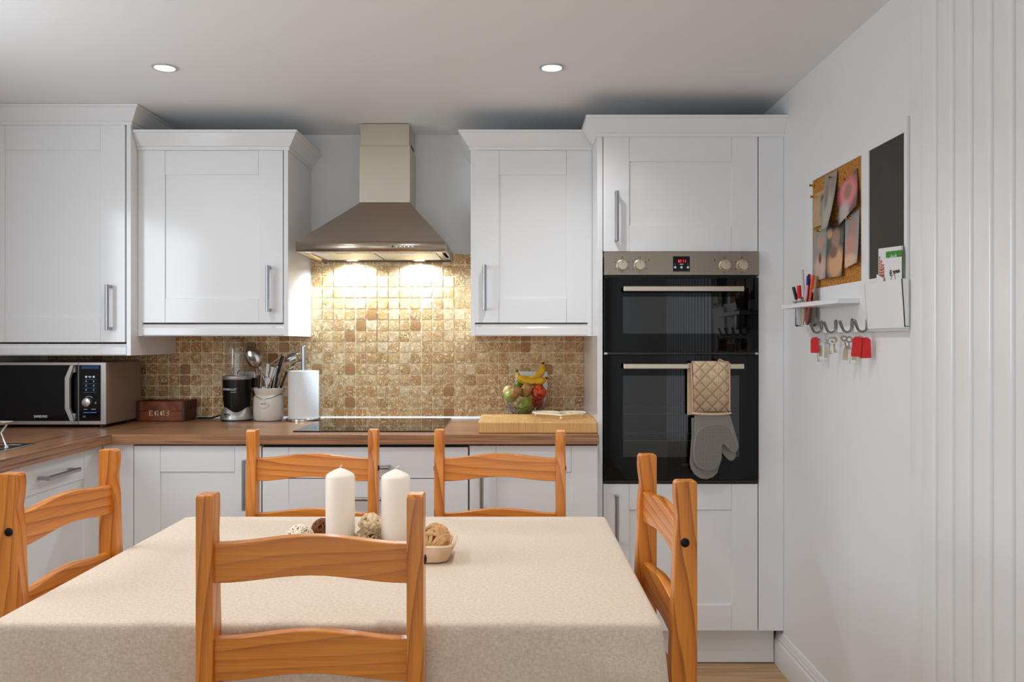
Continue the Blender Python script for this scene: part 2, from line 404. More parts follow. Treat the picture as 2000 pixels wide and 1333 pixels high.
for i, (v_, d_, xc, zc) in enumerate(cells):
    me = TV[rs.randrange(len(TV))]
    if i < 300:
        o = bpy.data.objects.new('tile', me); C.objects.link(o); o.parent = wall_back; o.location = (xc, 0, zc)
        if xc > .30: o.scale = (.78, 1, 1); o.location.x -= .0057
    else:
        rest.add([(p.co.x*(.78 if xc > .3 else 1)+xc-(.0057 if xc > .3 else 0), p.co.y, p.co.z+zc) for p in me.vertices], [tuple(p.vertices) for p in me.polygons])
ro = mesh_obj('remaining_tiles', rest, TILE, wall_back, angle=60); ro['kind'] = 'stuff'

# ------------------------------------------------------------------ kitchen units
def shaker(x0, x1, z0, z1, yf, st=.10, rail=None, th=.02, rec=.006):
    rail = rail or st; g = G(); e = .0006
    g.box(x0, x0+st, yf, yf+th, z0, z1).box(x1-st, x1, yf, yf+th, z0, z1)
    g.box(x0+st+e, x1-st-e, yf+.0004, yf+th, z1-rail, z1).box(x0+st+e, x1-st-e, yf+.0004, yf+th, z0, z0+rail)
    g.box(x0+st-.002, x1-st+.002, yf+rec, yf+th-.001, z0+rail-.002, z1-rail+.002); return g
def handle_g(x, yf, z0, z1, horiz=False):
    g = G(); r = .0078
    def bar(a, b, c): return g.tube([a, b], r, 12)
    if not horiz:
        bar((x, yf-.034, z0), (x, yf-.034, z1), 0)
        for z in (z0+.001, z1-.013): g.box(x-.006, x+.006, yf-.034, yf, z, z+.012)
    else:
        bar((z0, yf-.034, x), (z1, yf-.034, x), 0)
        for z in (z0+.001, z1-.013): g.box(z, z+.012, yf-.034, yf, x-.006, x+.006)
    return g
CROWN = [(0, 0), (.006, 0), (.006, .012), (.011, .015), (.042, .062), (.048, .064), (.048, .073), (0, .073)]
def crown(path, z, h=1.0): return G().sweep(path, [(o, z+q*h) for o, q in CROWN], 1)
def wall_unit(name, label, x0, x1, yf, dz0, dz1, dx0, dx1, zb, ztop, hx, hz0, hz1, path, pel):
    t = Thing(name, label, 'cabinet', ((x0+x1)/2, 0, zb))
    zc0 = ztop-.073
    g = G().box(x0, x0+.018, yf, -.001, zb, zc0+.02).box(x1-.018, x1, yf, -.001, zb, zc0+.02).box(x0+.018, x1-.018, yf+.021, -.001, dz0, zc0+.02)
    t.part('body', g, WHITE, bevel=.001)
    t.part('shadow_gap', G().box(dx0-.002, dx1+.002, yf+.0195, yf+.0212, dz0-.003, dz1+.002), GAP)
    d = t.part('door', shaker(dx0, dx1, dz0, dz1, yf+.0005), WHITE, bevel=.0012)
    t.part('handle', handle_g(hx, yf, hz0, hz1), HANDLE, d, bevel=.001)
    t.part('cornice', crown(path, zc0), WHITE, angle=20)
    a, b = pel
    t.part('pelmet', G().prism([(yf+.003, dz0-.007), (yf+.022, dz0-.007), (yf+.022, zb), (yf+.006, zb), (yf+.001, zb+.005), (yf+.001, dz0-.022), (yf+.004, dz0-.016)], 0, a, b), WHITE, angle=20)
    return t
XA = -1.538
wall_unit('wall_cabinet', 'white shaker wall cabinet beside the steel extractor hood, above the knife-and-spoon jar', XA+.001, -.92, -.39, 1.340, 2.049, -1.526, -.9415, 1.285, 2.122, -.995, 1.385, 1.573,
          [(XA+.001, -.39), (-.92, -.39), (-.92, -.001)], (XA+.003, -.938))
bpy.data.objects['wall_cabinet']['label'] = 'white shaker wall cabinet between the boxed-out corner cabinet and the extractor hood'
wall_unit('wall_cabinet', 'white shaker wall cabinet between the extractor hood and the tall oven unit', -.170, .3285, -.39, 1.340, 2.049, -.1535, .3245, 1.285, 2.122, -.1115, 1.390, 1.576,
          [(-.170, -.001), (-.170, -.39), (.3285, -.39)], (-.152, .3285))
wall_unit('corner_wall_cabinet', 'deep white corner cabinet reaching the ceiling above the microwave', XL+.001, XA, -.45, 1.260, 2.137, -2.148, -1.562, 1.206, 2.209, -1.618, 1.308, 1.491,
          [(XL+.001, -.45), (XA, -.45), (XA, -.001)], (XL+.004, -1.558))
# tall oven housing
t = Thing('tall_oven_unit', 'tall white oven housing unit standing against the right wall', 'cabinet', (.69, -.3, 0))
YT = -.60; TX = (.329, .349, .949, 1.0465)
g = G().box(TX[0], TX[1], YT, -.001, .002, 2.07).box(TX[2], TX[2]+.02, YT+.021, -.001, .148, 2.07).box(TX[2]+.001, TX[3], YT, YT+.02, .148, 2.07)
g.box(TX[1], TX[2], YT+.021, -.001, 2.03, 2.07).box(TX[1], TX[2], YT+.021, -.001, 1.590, 1.606).box(TX[1], TX[2], YT+.021, -.001, .700, .716).box(TX[1], TX[2], -.02, -.001, .1, 2.05).box(TX[1], TX[2], YT+.021, -.001, .148, .166)
t.part('body', g, WHITE, bevel=.001)
t.part('shadow_gap', G().box(TX[1], TX[2], YT+.0195, YT+.0208, 1.606, 2.062), GAP)
t.part('shadow_gap', G().box(TX[1], TX[2], YT+.0195, YT+.0208, .15, .718), GAP)
d = t.part('door', shaker(.3515, .9465, 1.610, 2.058, YT), WHITE, bevel=.0012, label='upper door of the oven unit')
t.part('handle', handle_g(.400, YT, 1.647, 1.838), HANDLE, d, bevel=.001)
d = t.part('door', shaker(.3515, .9465, .148, .714, YT), WHITE, bevel=.0012, label='lower door of the oven unit')
t.part('handle', handle_g(.400, YT, .487, .675), HANDLE, d, bevel=.001)
t.part('cornice', crown([(TX[0], -.4385), (TX[0], YT), (TX[3], YT)], 2.051), WHITE, angle=20)
t.part('plinth', G().box(TX[0]+.02, TX[3]-.02, -.543, -.525, .004, .147), WHITE, bevel=.001)
# base units
YD = -.635
def base_unit(name, label, x0, x1):
    t = Thing(name, label, 'cabinet', ((x0+x1)/2, -.3, 0))
    g = G().box(x0, x0+.018, YD+.021, -.03, .148, .872).box(x1-.018, x1, YD+.021, -.03, .148, .872).box(x0+.018, x1-.018, YD+.021, -.03, .148, .166).box(x0+.018, x1-.018, -.05, -.03, .166, .872).box(x0+.018, x1-.018, YD+.021, YD+.05, .83, .872)
    t.part('body', g, CARC)
    t.part('shadow_gap', G().box(x0+.001, x1-.001, YD+.0195, YD+.0208, .149, .871), GAP)
    t.part('plinth', G().box(x0, x1, -.543, -.525, .004, .147), WHITE)
    return t
t = base_unit('base_cabinet', 'white base cabinet under the worktop below the crate and the blender', -1.4430, -.954)
d = t.part('door', shaker(-1.4400, -.9560, .148, .866, YD), WHITE, bevel=.0012)
t.part('handle', handle_g(-1.011, YD, .625, .815), HANDLE, d, bevel=.001)
t.part('corner_filler', G().box(-1.558, -1.4425, YD, YD+.018, .148, .870), WHITE, bevel=.001)
t = base_unit('drawer_unit', 'wide white drawer unit under the hob', -.9535, -.1645)
for z0, z1, hz in ((.742, .860, .787), (.464, .739, .668), (.148, .461, .390)):
    if z1 > .8:
        g = shaker(-.9505, -.1675, z0, z1, YD, st=.10, rail=.045, rec=.0006)
    else: g = shaker(-.9505, -.1675, z0, z1, YD, st=.10, rail=.09, rec=.0006 if z1 > .7 else .006)
    d = t.part('drawer', g, WHITE, bevel=.0012)
    t.part('handle', handle_g(hz, YD, -.655, -.464, True), HANDLE, d, bevel=.001)
t = base_unit('base_cabinet', 'white base cabinet beside the tall oven unit, under the chopping board', -.164, .3285)
d = t.part('door', shaker(-.1615, .3265, .148, .866, YD), WHITE, bevel=.0012)
t.part('handle', handle_g(-.1147, YD, .625, .812), HANDLE, d, bevel=.001)
# run under the left window (doors facing the table)
XF = -1.56
RL = Matrix.Translation((XF, 0, 0)) @ Matrix.Rotation(R(90), 4, 'Z')        # local -y -> +x ; local x -> world y
def left_unit(name, label, y0, y1, dish=False):
    t = Thing(name, label, 'cabinet', (XF-.3, (y0+y1)/2, 0))
    g = G().box(y0, y0+.018, .021, .56, .148, .872).box(y1-.018, y1, .021, .56, .148, .872).box(y0+.018, y1-.018, .021, .56, .148, .166)
    t.part('body', g.xf(RL), CARC)
    t.part('shadow_gap', G().box(y0+.001, y1-.001, .0195, .0208, .149, .871).xf(RL), GAP)
    d = t.part('door', shaker(y0+.002, y1-.002, .148, .863, 0).xf(RL), WHITE, bevel=.0012)
    if dish: t.part('handle', handle_g(.812, 0, (y0+y1)/2-.1, (y0+y1)/2+.1, True).xf(RL), HANDLE, d, bevel=.001)
    else: t.part('handle', handle_g(y0+.05, 0, .62, .81).xf(RL), HANDLE, d, bevel=.001)
    t.part('plinth', G().box(y0, y1, .055, .073, .004, .147).xf(RL), WHITE)
    return t
t = left_unit('base_cabinet', 'white base unit with a horizontal bar handle beside the sink', -1.262, -.664, True)
t.part('corner_filler', G().box(XF-.018, XF, -.6635, -.6355, .148, .870), WHITE, bevel=.001)
left_unit('base_cabinet', 'white base unit under the sink', -1.922, -1.264)
# worktops
ZW = .911
wt = Thing('worktop', 'walnut laminate worktop running under the tiled splashback with the hob in it', 'worktop', (-.6, -.33, ZW-.038))
wt.part('slab', G().box(-1.5155, .3285, -.66, -.001, ZW-.038, ZW), WTX, bevel=.0025)
struct('trim_1', G().prism([(-.017, ZW+.0003), (-.0042, ZW+.0003), (-.0042, ZW+.0095), (-.010, ZW+.0085)], 0, -1.515, .3285), WPRINT)
wt.part('joint_strip', G().box(-1.5175, -1.5145, -.6615, -.659, ZW-.038, ZW+.0004), CHROME)
SX0, SX1, SY0, SY1 = -2.06, -1.645, -1.90, -.955       # sink cutout
ls = G().box(XL+.001, -1.518, SY1, -.001, ZW-.038, ZW).box(XL+.001, -1.518, -2.60, SY0, ZW-.038, ZW).box(XL+.001, SX0, SY0, SY1, ZW-.038, ZW).box(SX1, -1.518, SY0, SY1, ZW-.038, ZW)
wl_ = Thing('sink_worktop', 'walnut laminate worktop with the sink let into it under the left window', 'worktop', (-1.84, -1.3, ZW-.038))
wl_.part('slab', ls, WTY, bevel=.0)
# sink
t = Thing('sink', 'stainless steel inset sink at the end of the left worktop', 'sink', ((SX0+SX1)/2, (SY0+SY1)/2, ZW))
rim = G()
rim.box(SX0-.012, SX1+.012, SY1-.016, SY1+.012, ZW, ZW+.003).box(SX0-.012, SX1+.012, SY0-.012, SY0+.016, ZW, ZW+.003).box(SX0-.012, SX0+.016, SY0+.016, SY1-.016, ZW, ZW+.003).box(SX1-.016, SX1+.012, SY0+.016, SY1-.016, ZW, ZW+.003)
t.part('rim', rim, STEEL, bevel=.001)
t.part('drainer', G().box(SX0+.012, SX1-.012, -1.29, SY1-.012, ZW-.010, ZW-.007), STEEL)
for i in range(7): t.part('drainer_rib', G().box(SX0+.05+i*.05, SX0+.06+i*.05, -1.27, SY1-.03, ZW-.0072, ZW-.004), STEEL, bevel=.001)
b = G(); q0, q1 = SY0+.014, -1.30
b.box(SX0+.014, SX1-.014, q0, q1, ZW-.15, ZW-.148).box(SX0+.012, SX0+.014, q0, q1, ZW-.15, ZW).box(SX1-.014, SX1-.012, q0, q1, ZW-.15, ZW).box(SX0+.012, SX1-.012, q0-.002, q0, ZW-.15, ZW).box(SX0+.012, SX1-.012, q1, q1+.010, ZW-.15, ZW-.004)
t.part('bowl', b, STEEL)
t.part('drain', G().lathe([(.045, 0), (.045, .004), (.03, .004), (.028, -.002), (0, -.002)], (-1.85, -1.6, ZW-.147), 24), CHROME)
# wire dish rack standing on the sink rim
t = Thing('dish_rack', 'chrome wire dish rack standing on the steel sink', 'dish rack', (-1.78, -1.1, ZW))
def rr(x0, x1, y0, y1, z, c=.02):
    p = []
    for cx, cy, a0 in ((x1-c, y1-c, 0), (x0+c, y1-c, 90), (x0+c, y0+c, 180), (x1-c, y0+c, 270)):
        for k in range(5): a = R(a0+k*22.5); p.append((cx+c*math.cos(a), cy+c*math.sin(a), z))
    return p
rk = G().tube(rr(-2.02, -1.658, -1.29, -1.02, ZW+.084, .012), .0032, 8, True).tube(rr(-2.00, -1.70, -1.27, -1.03, ZW+.043, .02), .003, 8, True)
t.part('frame', rk, CHROME)
for i in range(5):
    y = -1.26+i*.05; t.part('wire', G().tube([(-1.71, y, ZW+.086), (-1.715, y, ZW+.045), (-1.98, y, ZW+.045), (-1.99, y, ZW+.086)], .0022, 6), CHROME)
for x, y in ((-1.672, -1.045), (-1.672, -1.275), (-1.985, -1.045), (-1.985, -1.275)):
    q = -1 if x > -1.8 else 1
    t.part('foot', G().tube([(x+.008*-q, y, ZW+.086), (x+.018*q, y, ZW+.05), (x, y, ZW+.003)], .003, 8).ball((x, y, ZW+.0012), .0075, 10, 6), CHROME)
t.part('hook', G().tube([(-1.75, -1.03, ZW+.112), (-1.72, -1.03, ZW+.112), (-1.712, -1.03, ZW+.104), (-1.712, -1.03, ZW+.043)], .0032, 8), CHROME)
# hob
t = Thing('hob', 'black glass ceramic hob set in the worktop under the extractor hood', 'hob', (-.566, -.31, ZW))
t.part('glass', G().box(-.850, -.274, -.572, -.045, ZW+.0002, ZW+.005), mat('hob_glass', s(6, 6, 6), .03, spec=.85), bevel=.001)
t.part('front_trim', G().box(-.850, -.274, -.5745, -.5722, ZW+.0002, ZW+.005), BLACK)
for x, y, r in ((-.71, -.43, .09), (-.71, -.18, .072), (-.42, -.43, .072), (-.42, -.18, .105)):
    t.part('cooking_zone', G().lathe([(r, ZW+.0052), (r+.002, ZW+.0053), (r+.0025, ZW+.0052)], (x, y, 0), 40), mat('zone_print', s(60, 60, 60), .3))

# ------------------------------------------------------------------ extractor hood
t = Thing('extractor_hood', 'brushed steel chimney extractor hood above the hob', 'extractor hood', (-.569, -.2, 1.625))
hx0, hx1, hy = -.868, -.270, -.46; z0, z1, z2 = 1.625, 1.666, 1.865; cx0, cx1, cy = -.662, -.441, -.21
g = G().add([(hx0, hy, z0), (hx1, hy, z0), (hx1, -.0122, z0), (hx0, -.0122, z0), (hx0, hy, z1), (hx1, hy, z1), (hx1, -.0122, z1), (hx0, -.0122, z1)],
            [(0, 1, 5, 4), (1, 2, 6, 5), (2, 3, 7, 6), (3, 0, 4, 7)])
g.box(hx0+.001, hx1-.001, hy+.001, hy+.02, z0, z0+.001)
cf = t.part('fascia', g, mat('brushed_fascia', s(196, 182, 164), .3, 1), solid=.004)
t.part('canopy', G().add([(hx0, hy, z1), (hx1, hy, z1), (hx1, -.001, z1), (hx0, -.001, z1), (cx0+.004, cy+.004, z2), (cx1-.004, cy+.004, z2), (cx1-.004, -.001, z2), (cx0+.004, -.001, z2)],
       [(0, 1, 5, 4), (1, 2, 6, 5), (2, 3, 7, 6), (3, 0, 4, 7), (4, 5, 6, 7)]), STEELH)
t.part('chimney', G().box(cx0, cx1, cy, -.001, z2, 2.112), STEELV, bevel=.002, label='lower chimney sleeve')
ch = t.part('chimney', G().box(cx0+.004, cx1-.004, cy+.003, -.001, 2.112, ZC-.003), STEELV, bevel=.002, label='upper chimney sleeve')
t.part('vent_slot', G().box(cx1-.0045, cx1-.0034, -.15, -.05, 2.115, 2.13), GAP, ch)
under = G().box(hx0+.02, hx1-.02, hy+.012, -.02, z0+.006, z0+.012)
t.part('underside', under, STEEL)
for a, b in ((hx0+.045, -.574), (-.564, hx1-.045)):
    f = t.part('grease_filter', G().box(a, b, hy+.075, -.10, z0+.002, z0+.006), mat('filter_mesh', s(176, 178, 180), .3, .9, bump=(500, .5)), bevel=.001)
    t.part('latch', G().box((a+b)/2-.03, (a+b)/2+.03, hy+.09, hy+.102, z0+.0005, z0+.002), CHROME, f)
LEDM = mat('led_lens', (1, 1, 1, 1), .3, em=14, emc=(.86, .94, 1, 1))
for x in (-.722, -.418):
    lm = t.part('lamp', G().lathe([(.034, z0+.006), (.034, z0+.002), (.027, z0+.0015), (.026, z0+.004)], (x, -.062, 0), 24), CHROME)
    t.part('lens', G().lathe([(.026, z0+.004), (0, z0+.0035)], (x, -.062, 0), 24), LEDM, lm)
    d = bpy.data.lights.new('hood_light', 'SPOT'); d.energy = HOOD_W; d.color = (.60, .80, 1); d.spot_size = R(165); d.spot_blend = .6; d.shadow_soft_size = .018
    lo = bpy.data.objects.new('hood_light', d); C.objects.link(lo); lo.location = (x-t.loc[0], -.062-t.loc[1], z0-.006-t.loc[2]); lo.parent = t.o; lo.rotation_euler = (R(2), 0, 0)
def stud(x, z, r, m, y0=hy-.0018): return G().lathe([(r, 0), (r, .0035), (r*.8, .0045), (0, .0046)], (x, y0-.0006, z), 16, Matrix.Rotation(R(90), 4, 'X'))
t.part('indicator', stud(-.4795, 1.6455, .0036, 0), mat('dark_red_lens', s(70, 10, 8), .2), cf)
for i in range(5): t.part('button', stud(-.4635+i*.0158, 1.6455, .0046, 0), CHROME, cf)

# ------------------------------------------------------------------ double oven
t = Thing('double_oven', 'black glass double oven built into the tall white unit', 'oven', (.649, -.3, .718))
x0, x1 = .3535, .9455
t.part('case', G().box(x0+.005, x1-.005, -.585, -.05, .719, 1.588), BLACK)
fp = t.part('control_panel', G().box(x0, x1, -.622, -.586, 1.5175, 1.6065), STEELO, bevel=.001)
GW = mat('oven_window_glass', s(10, 9, 8), .03, spec=.8)
def oven_door(z0, z1, wz0, wz1, hz):
    d = t.part('oven_door', G().box(x0, x1, -.614, -.586, z0, z1), GLASSB, bevel=.0015)
    t.part('window', G().box(.4255, .871, -.6146, -.6139, wz0, wz1), GW, d)
    hb = G().box(.422, .879, -.658, -.646, hz-.0098, hz+.0098)
    for xx in (.432, .859): hb.box(xx, xx+.012, -.647, -.6139, hz-.006, hz+.006)
    t.part('handle', hb, mat('pale_steel_handle', s(206, 194, 176), .3, .85), d, bevel=.003)
    return d
d1 = oven_door(1.222, 1.507, 1.2935, 1.435, 1.463)
d2 = oven_door(.7305, 1.2115, .82, 1.132, 1.169)
for z in (1.213, .7195): t.part('trim_strip', G().box(x0, x1, -.606, -.587, z, z+.0085), mat('oven_trim', s(60, 56, 52), .3, .8))
for z in (1.213,):
    for a in (x0, x1-.012): t.part('hinge_block', G().box(a, a+.012, -.612, -.588, z, z+.008), SILVER)
for z, n_ in ((.985, 3), (.883, 3)):
    rk = t.part('oven_rack', G().tube([(.43, -.6155, z), (.865, -.6155, z)], .0008, 6).tube([(.43, -.6155, z+.028), (.865, -.6155, z+.028)], .0005, 6), mat('rack_wire', s(120, 114, 104), .3, .8), d2)
KN = mat('oven_knob', s(200, 188, 166), .35, .6)
MK = Matrix.Rotation(R(90), 4, 'X')
for kx in (.4215, .488, .8135, .880):
    k_ = t.part('knob', G().lathe([(.0225, 0), (.0225, .004), (.0195, .006), (.0187, .018), (.0172, .021), (0, .0213)], (kx, -.6215, 1.554), 28, MK), KN, fp)
    t.part('marker', G().box(kx-.0006, kx+.0006, -.6434, -.6426, 1.562, 1.571), KPRINT, k_)
    for a in range(6):
        if a == 0: continue
        an = R(90+a*60); px, pz = kx+.029*math.cos(an), 1.554+.026*math.sin(an)
        t.part('print_mark', G().box(px-.0022, px+.0022, -.6226, -.6219, pz-.0012, pz+.0012), KPRINT, fp)
    q = G(); z = 1.5835; a = .004
    q.box(kx-a, kx+a, -.6226, -.6219, z+a-.0018, z+a).box(kx-a, kx+a, -.6226, -.6219, z-a, z-a+.0008).box(kx-a, kx-a+.0008, -.6226, -.6219, z-a, z+a).box(kx+a-.0008, kx+a, -.6226, -.6219, z-a, z+a)
    t.part('print_symbol', q, KPRINT, fp)
for kx in (.5235, .775): t.part('indicator', G().lathe([(.0028, 0), (.0025, .001), (0, .0012)], (kx, -.6215, 1.5745), 12, MK), mat('dark_red_lens', s(70, 10, 8), .2), fp)
ds = t.part('display', G().box(.6155, .680, -.6245, -.6205, 1.531, 1.589), GLASSB, fp, bevel=.001)
LEDR = mat('red_led_digits', s(255, 30, 60), .5, em=2.2, emc=s(255, 25, 60))
SEG = {'1': 'bc', '2': 'abged'}
def digit(ch, x, z, w=.0052, h=.0105, th=.0014):
    g = G(); y0, y1 = -.6256, -.6248
    S = {'a': (x, x+w, z+h-th, z+h), 'd': (x, x+w, z, z+th), 'g': (x, x+w, z+h/2-th/2, z+h/2+th/2), 'b': (x+w-th, x+w, z+h/2, z+h), 'c': (x+w-th, x+w, z, z+h/2), 'e': (x, x+th, z, z+h/2), 'f': (x, x+th, z+h/2, z+h)}
    for c in SEG[ch]: a, b, c0, c1 = S[c]; g.box(a, b, y0, y1, c0, c1)
    return g
for ch, x in (('1', .6315), ('2', .6395), ('1', .6515), ('1', .6592)): t.part('digit', digit(ch, x, 1.5655), LEDR, fp)
t.part('colon', G().box(.6485, .650, -.6256, -.6248, 1.568, 1.5695).box(.6485, .650, -.6256, -.6248, 1.573, 1.5745), LEDR, fp)
for x in (.6235, .6475, .672): t.part('button', G().lathe([(.0052, 0), (.0045, .0015), (0, .0016)], (x, -.6243, 1.547), 16, MK), CHROME, fp)
t.part('print_mark', G().box(.641, .654, -.6256, -.6248, 1.5575, 1.560).box(.6222, .6248, -.6256, -.6248, 1.5583, 1.5593).box(.6707, .6733, -.6256, -.6248, 1.5583, 1.5593).box(.6716, .6724, -.6256, -.6248, 1.5575, 1.560), WPRINT, fp)
t.part('lettering', text_g('LOGIK', .012, at(.672, -.6142, .790)), mat('dim_print', s(70, 68, 64), .5), d2)

# ------------------------------------------------------------------ oven glove over the lower oven handle
t = Thing('oven_glove', 'double oven glove of beige quilted cotton and grey silicone over the oven handle', 'oven glove', (.745, -.66, .75))
ZU = lambda y: 1.2195-.0003628*y
XU = lambda x: .6385+.0003628*x
def quilt_mat():
    m = bpy.data.materials.new('quilted_cotton'); tt = NT(m); v = tt.coord(rnd=False); sp = tt.n('ShaderNodeSeparateXYZ'); tt.l(v, sp.inputs[0])
    f = 1/.046
    def line(sgn):
        u = tt.math('MULTIPLY', tt.math('ADD', sp.outputs[0], tt.math('MULTIPLY', sp.outputs[2], sgn*.95)), f)
        fr = tt.math('FRACT', tt.math('ADD', u, 10.3)); return tt.math('ABSOLUTE', tt.math('SUBTRACT', fr, .5))
    d = tt.math('MINIMUM', tt.math('SUBTRACT', .5, line(1)), tt.math('SUBTRACT', .5, line(-1)))
    stitch = tt.ramp(d, [(.0, (1, 1, 1, 1)), (.035, (0, 0, 0, 1))])
    stripe = tt.noise(tt.coord(scale=(420, 10, 14), rnd=False), 1, 2)
    c = tt.ramp(stripe, [(.35, s(206, 174, 138)), (.65, s(228, 202, 170))])
    tt.base(tt.mix(tt.math('MULTIPLY', stitch, .75), c, s(120, 90, 62))); tt.p.inputs['Roughness'].default_value = .95
    hh = tt.ramp(d, [(0, (0, 0, 0, 1)), (.12, (.7, .7, .7, 1)), (.4, (1, 1, 1, 1))]); tt.bump(hh, .8, .005); return m
QUILT = quilt_mat()
# draped strip: up behind the bar, over it and down in front
def strip(x0, x1, ya, yb, za, zb, ztop):
    prof = [(yb, zb)]
    c = (ya+yb)/2; r = (yb-ya)/2
    for k in range(9): a = math.pi*k/8; prof.append((c+r*math.cos(a), ztop-r+r*math.sin(a)))
    prof.append((ya, za)); vs = []; fs = []
    nx = 6
    for i, (y, z) in enumerate(prof):
        for j in range(nx): vs.append((x0+(x1-x0)*j/(nx-1), y-(.0015*math.sin(j*1.3+i)), z))
    for i in range(len(prof)-1):
        for j in range(nx-1): fs.append((i*nx+j, i*nx+j+1, (i+1)*nx+j+1, (i+1)*nx+j))
    return G().add(vs, fs)
qs = t.part('quilted_strip', strip(XU(118), XU(500), -.669, -.637, ZU(600), ZU(640), ZU(92)), QUILT, solid=.006, bevel=.0)
t.part('back_strip', G().box(XU(78), XU(470), -.6425, -.636, ZU(650), ZU(108)), COTTON, bevel=.002)
t.part('binding', G().tube([(XU(116), -.669, ZU(602)), (XU(112), -.671, ZU(350)), (XU(98), -.671, ZU(110))], .0032, 8), mat('pink_binding', s(206, 168, 142), .9), qs)
t.part('binding', G().tube([(XU(500), -.669, ZU(602)), (XU(500), -.671, ZU(350)), (XU(498), -.671, ZU(105))], .0032, 8), mat('pink_binding', s(206, 168, 142), .9), qs)
t.part('hanging_loop', G().tube([(XU(470), -.664, ZU(96)), (XU(430), -.666, ZU(80)), (XU(395), -.667, ZU(62)), (XU(385), -.664, ZU(74)), (XU(420), -.661, ZU(88))], .002, 8), COTTON)
cuff = [(XU(118)+(XU(505)-XU(118))*(.5-.5*math.cos(a)), -.672-.011*math.sin(a), ZU(622)-.004*math.sin(a)*(1 if a < math.pi else -1.6)) for a in [2*math.pi*k/28 for k in range(28)]]
mo = [(138, 640), (500, 640), (512, 670), (545, 790), (588, 930), (592, 985), (572, 1022), (545, 1036), (515, 1028), (480, 995), (445, 955), (430, 946), (420, 958), (417, 1000), (417, 1090), (398, 1160), (350, 1206), (285, 1226), (220, 1218), (160, 1180), (122, 1120), (110, 1050), (116, 960), (130, 820)]
def offset(poly, d):
    n = len(poly); out = []
    A = sum(poly[i][0]*poly[(i+1) % n][1]-poly[(i+1) % n][0]*poly[i][1] for i in range(n)); sg = 1 if A > 0 else -1
    for i in range(n):
        p0, p1, p2 = Vector(poly[i-1]), Vector(poly[i]), Vector(poly[(i+1) % n]); e1, e2 = (p1-p0).normalized(), (p2-p1).normalized()
        n1, n2 = Vector((-e1.y, e1.x))*sg, Vector((-e2.y, e2.x))*sg; m = (n1+n2).normalized(); m = m/max(m.dot(n1), .5); q = p1+m*d; out.append((q.x, q.y))
    return out
MO = [(XU(x), ZU(y)) for x, y in mo]
def mitt_half(name, poly, ya, yb, m, par=None):
    return t.part(name, G().prism(poly, 1, ya, yb), m, par, bevel=.004, seg=3)
mb = mitt_half('back_mitt', [(x-.008 if z > .98 else x-.004, z-.014-(.02 if z < .9 else 0)*1.0) for x, z in MO], -.6535, -.640, SILI)
mf = mitt_half('mitt', MO, -.6755, -.6555, SILI)
t.part('cuff', G().tube(cuff, .0042, 8, True), COTTON, mf)
def honey():
    m = bpy.data.materials.new('honeycomb_silicone'); tt = NT(m); v = tt.coord(scale=(1, .01, 1), rnd=False)
    vo = tt.n('ShaderNodeTexVoronoi', feature='DISTANCE_TO_EDGE'); vo.inputs['Scale'].default_value = 190; vo.inputs['Randomness'].default_value = .15; tt.l(v, vo.inputs['Vector'])
    r = tt.ramp(vo.outputs['Distance'], [(.08, (0, 0, 0, 1)), (.2, (1, 1, 1, 1))]); tt.base(tt.mix(r, s(150, 144, 136), s(96, 91, 85))); tt.p.inputs['Roughness'].default_value = .5; tt.bump(tt.math('SUBTRACT', 1.0, r), .5, .002); return m
pad = [(180, 790), (260, 745), (360, 733), (450, 742), (505, 780), (545, 870), (578, 950), (580, 985), (562, 1010), (530, 1012), (490, 985), (452, 940), (430, 926), (412, 930), (402, 960), (402, 1085), (382, 1145), (335, 1190), (270, 1205), (205, 1192), (155, 1155), (128, 1100), (122, 1030), (130, 900), (150, 830)]
PD = offset([(XU(x), ZU(y)) for x, y in pad], .002)
t.part('grip_pad', G().prism(PD, 1, -.6785, -.675), honey(), mf, bevel=.001)
t.part('pad_rim', G().tube([(x, -.677, z) for x, z in PD], .0013, 6, True), mat('silicone_rim', s(156, 152, 146), .5), mf)

# ------------------------------------------------------------------ microwave
t = Thing('microwave', 'silver and black microwave oven in the corner of the worktop', 'microwave', (-1.9, -.26, ZW))
mx0, mx1, my0, my1, mz0, mz1 = -2.14, -1.653, -.42, -.10, ZW+.012, 1.179
t.part('case', G().box(mx0, mx1, my0+.02, my1, mz0, mz1), mat('taupe_metal_case', s(146, 126, 106), .4, .25), bevel=.006)
for x in (mx0+.04, mx1-.04):
    for y in (my0+.05, my1-.05): t.part('foot', G().lathe([(.014, 0), (.014, .014)], (x, y, ZW), 12), BLACK)
fr = t.part('front', G().box(mx0, mx1, my0, my0+.0205, mz0, mz1), mat('silver_fascia', s(184, 176, 170), .35, .8), bevel=.004)
t.part('split_line', G().box(-1.7668, -1.7652, my0-.0006, my0+.01, mz0+.001, mz1-.001), BLACK, fr)
t.part('door_glass', G().box(mx0+.01, -1.768, my0-.002, my0+.001, mz0+.016, mz1-.012), GLASSB, fr, bevel=.001)
pa = t.part('control_panel', G().box(-1.763, -1.6745, my0-.002, my0+.001, mz0+.016, mz1-.012), GLASSB, fr, bevel=.001)
hp = [(0, .000), (-.012, .006), (-.024, .030), (-.032, .060), (-.032, .165), (-.026, .195), (-.012, .222), (0, .228)]
hz = mz0+.018
g = G(); inner = [(-1.770, hz), (-1.787, hz+.055), (-1.787, hz+.170), (-1.770, hz+.226)]; outer = [(-1.784, hz+.226), (-1.806, hz+.175), (-1.806, hz+.05), (-1.784, hz)]
g.prism(inner+outer, 1, my0-.03, my0-.014)
g.box(-1.787, -1.772, my0-.016, my0-.001, hz+.004, hz+.03).box(-1.787, -1.772, my0-.016, my0-.001, hz+.196, hz+.222)
t.part('handle', g, SILVER, fr, bevel=.002)
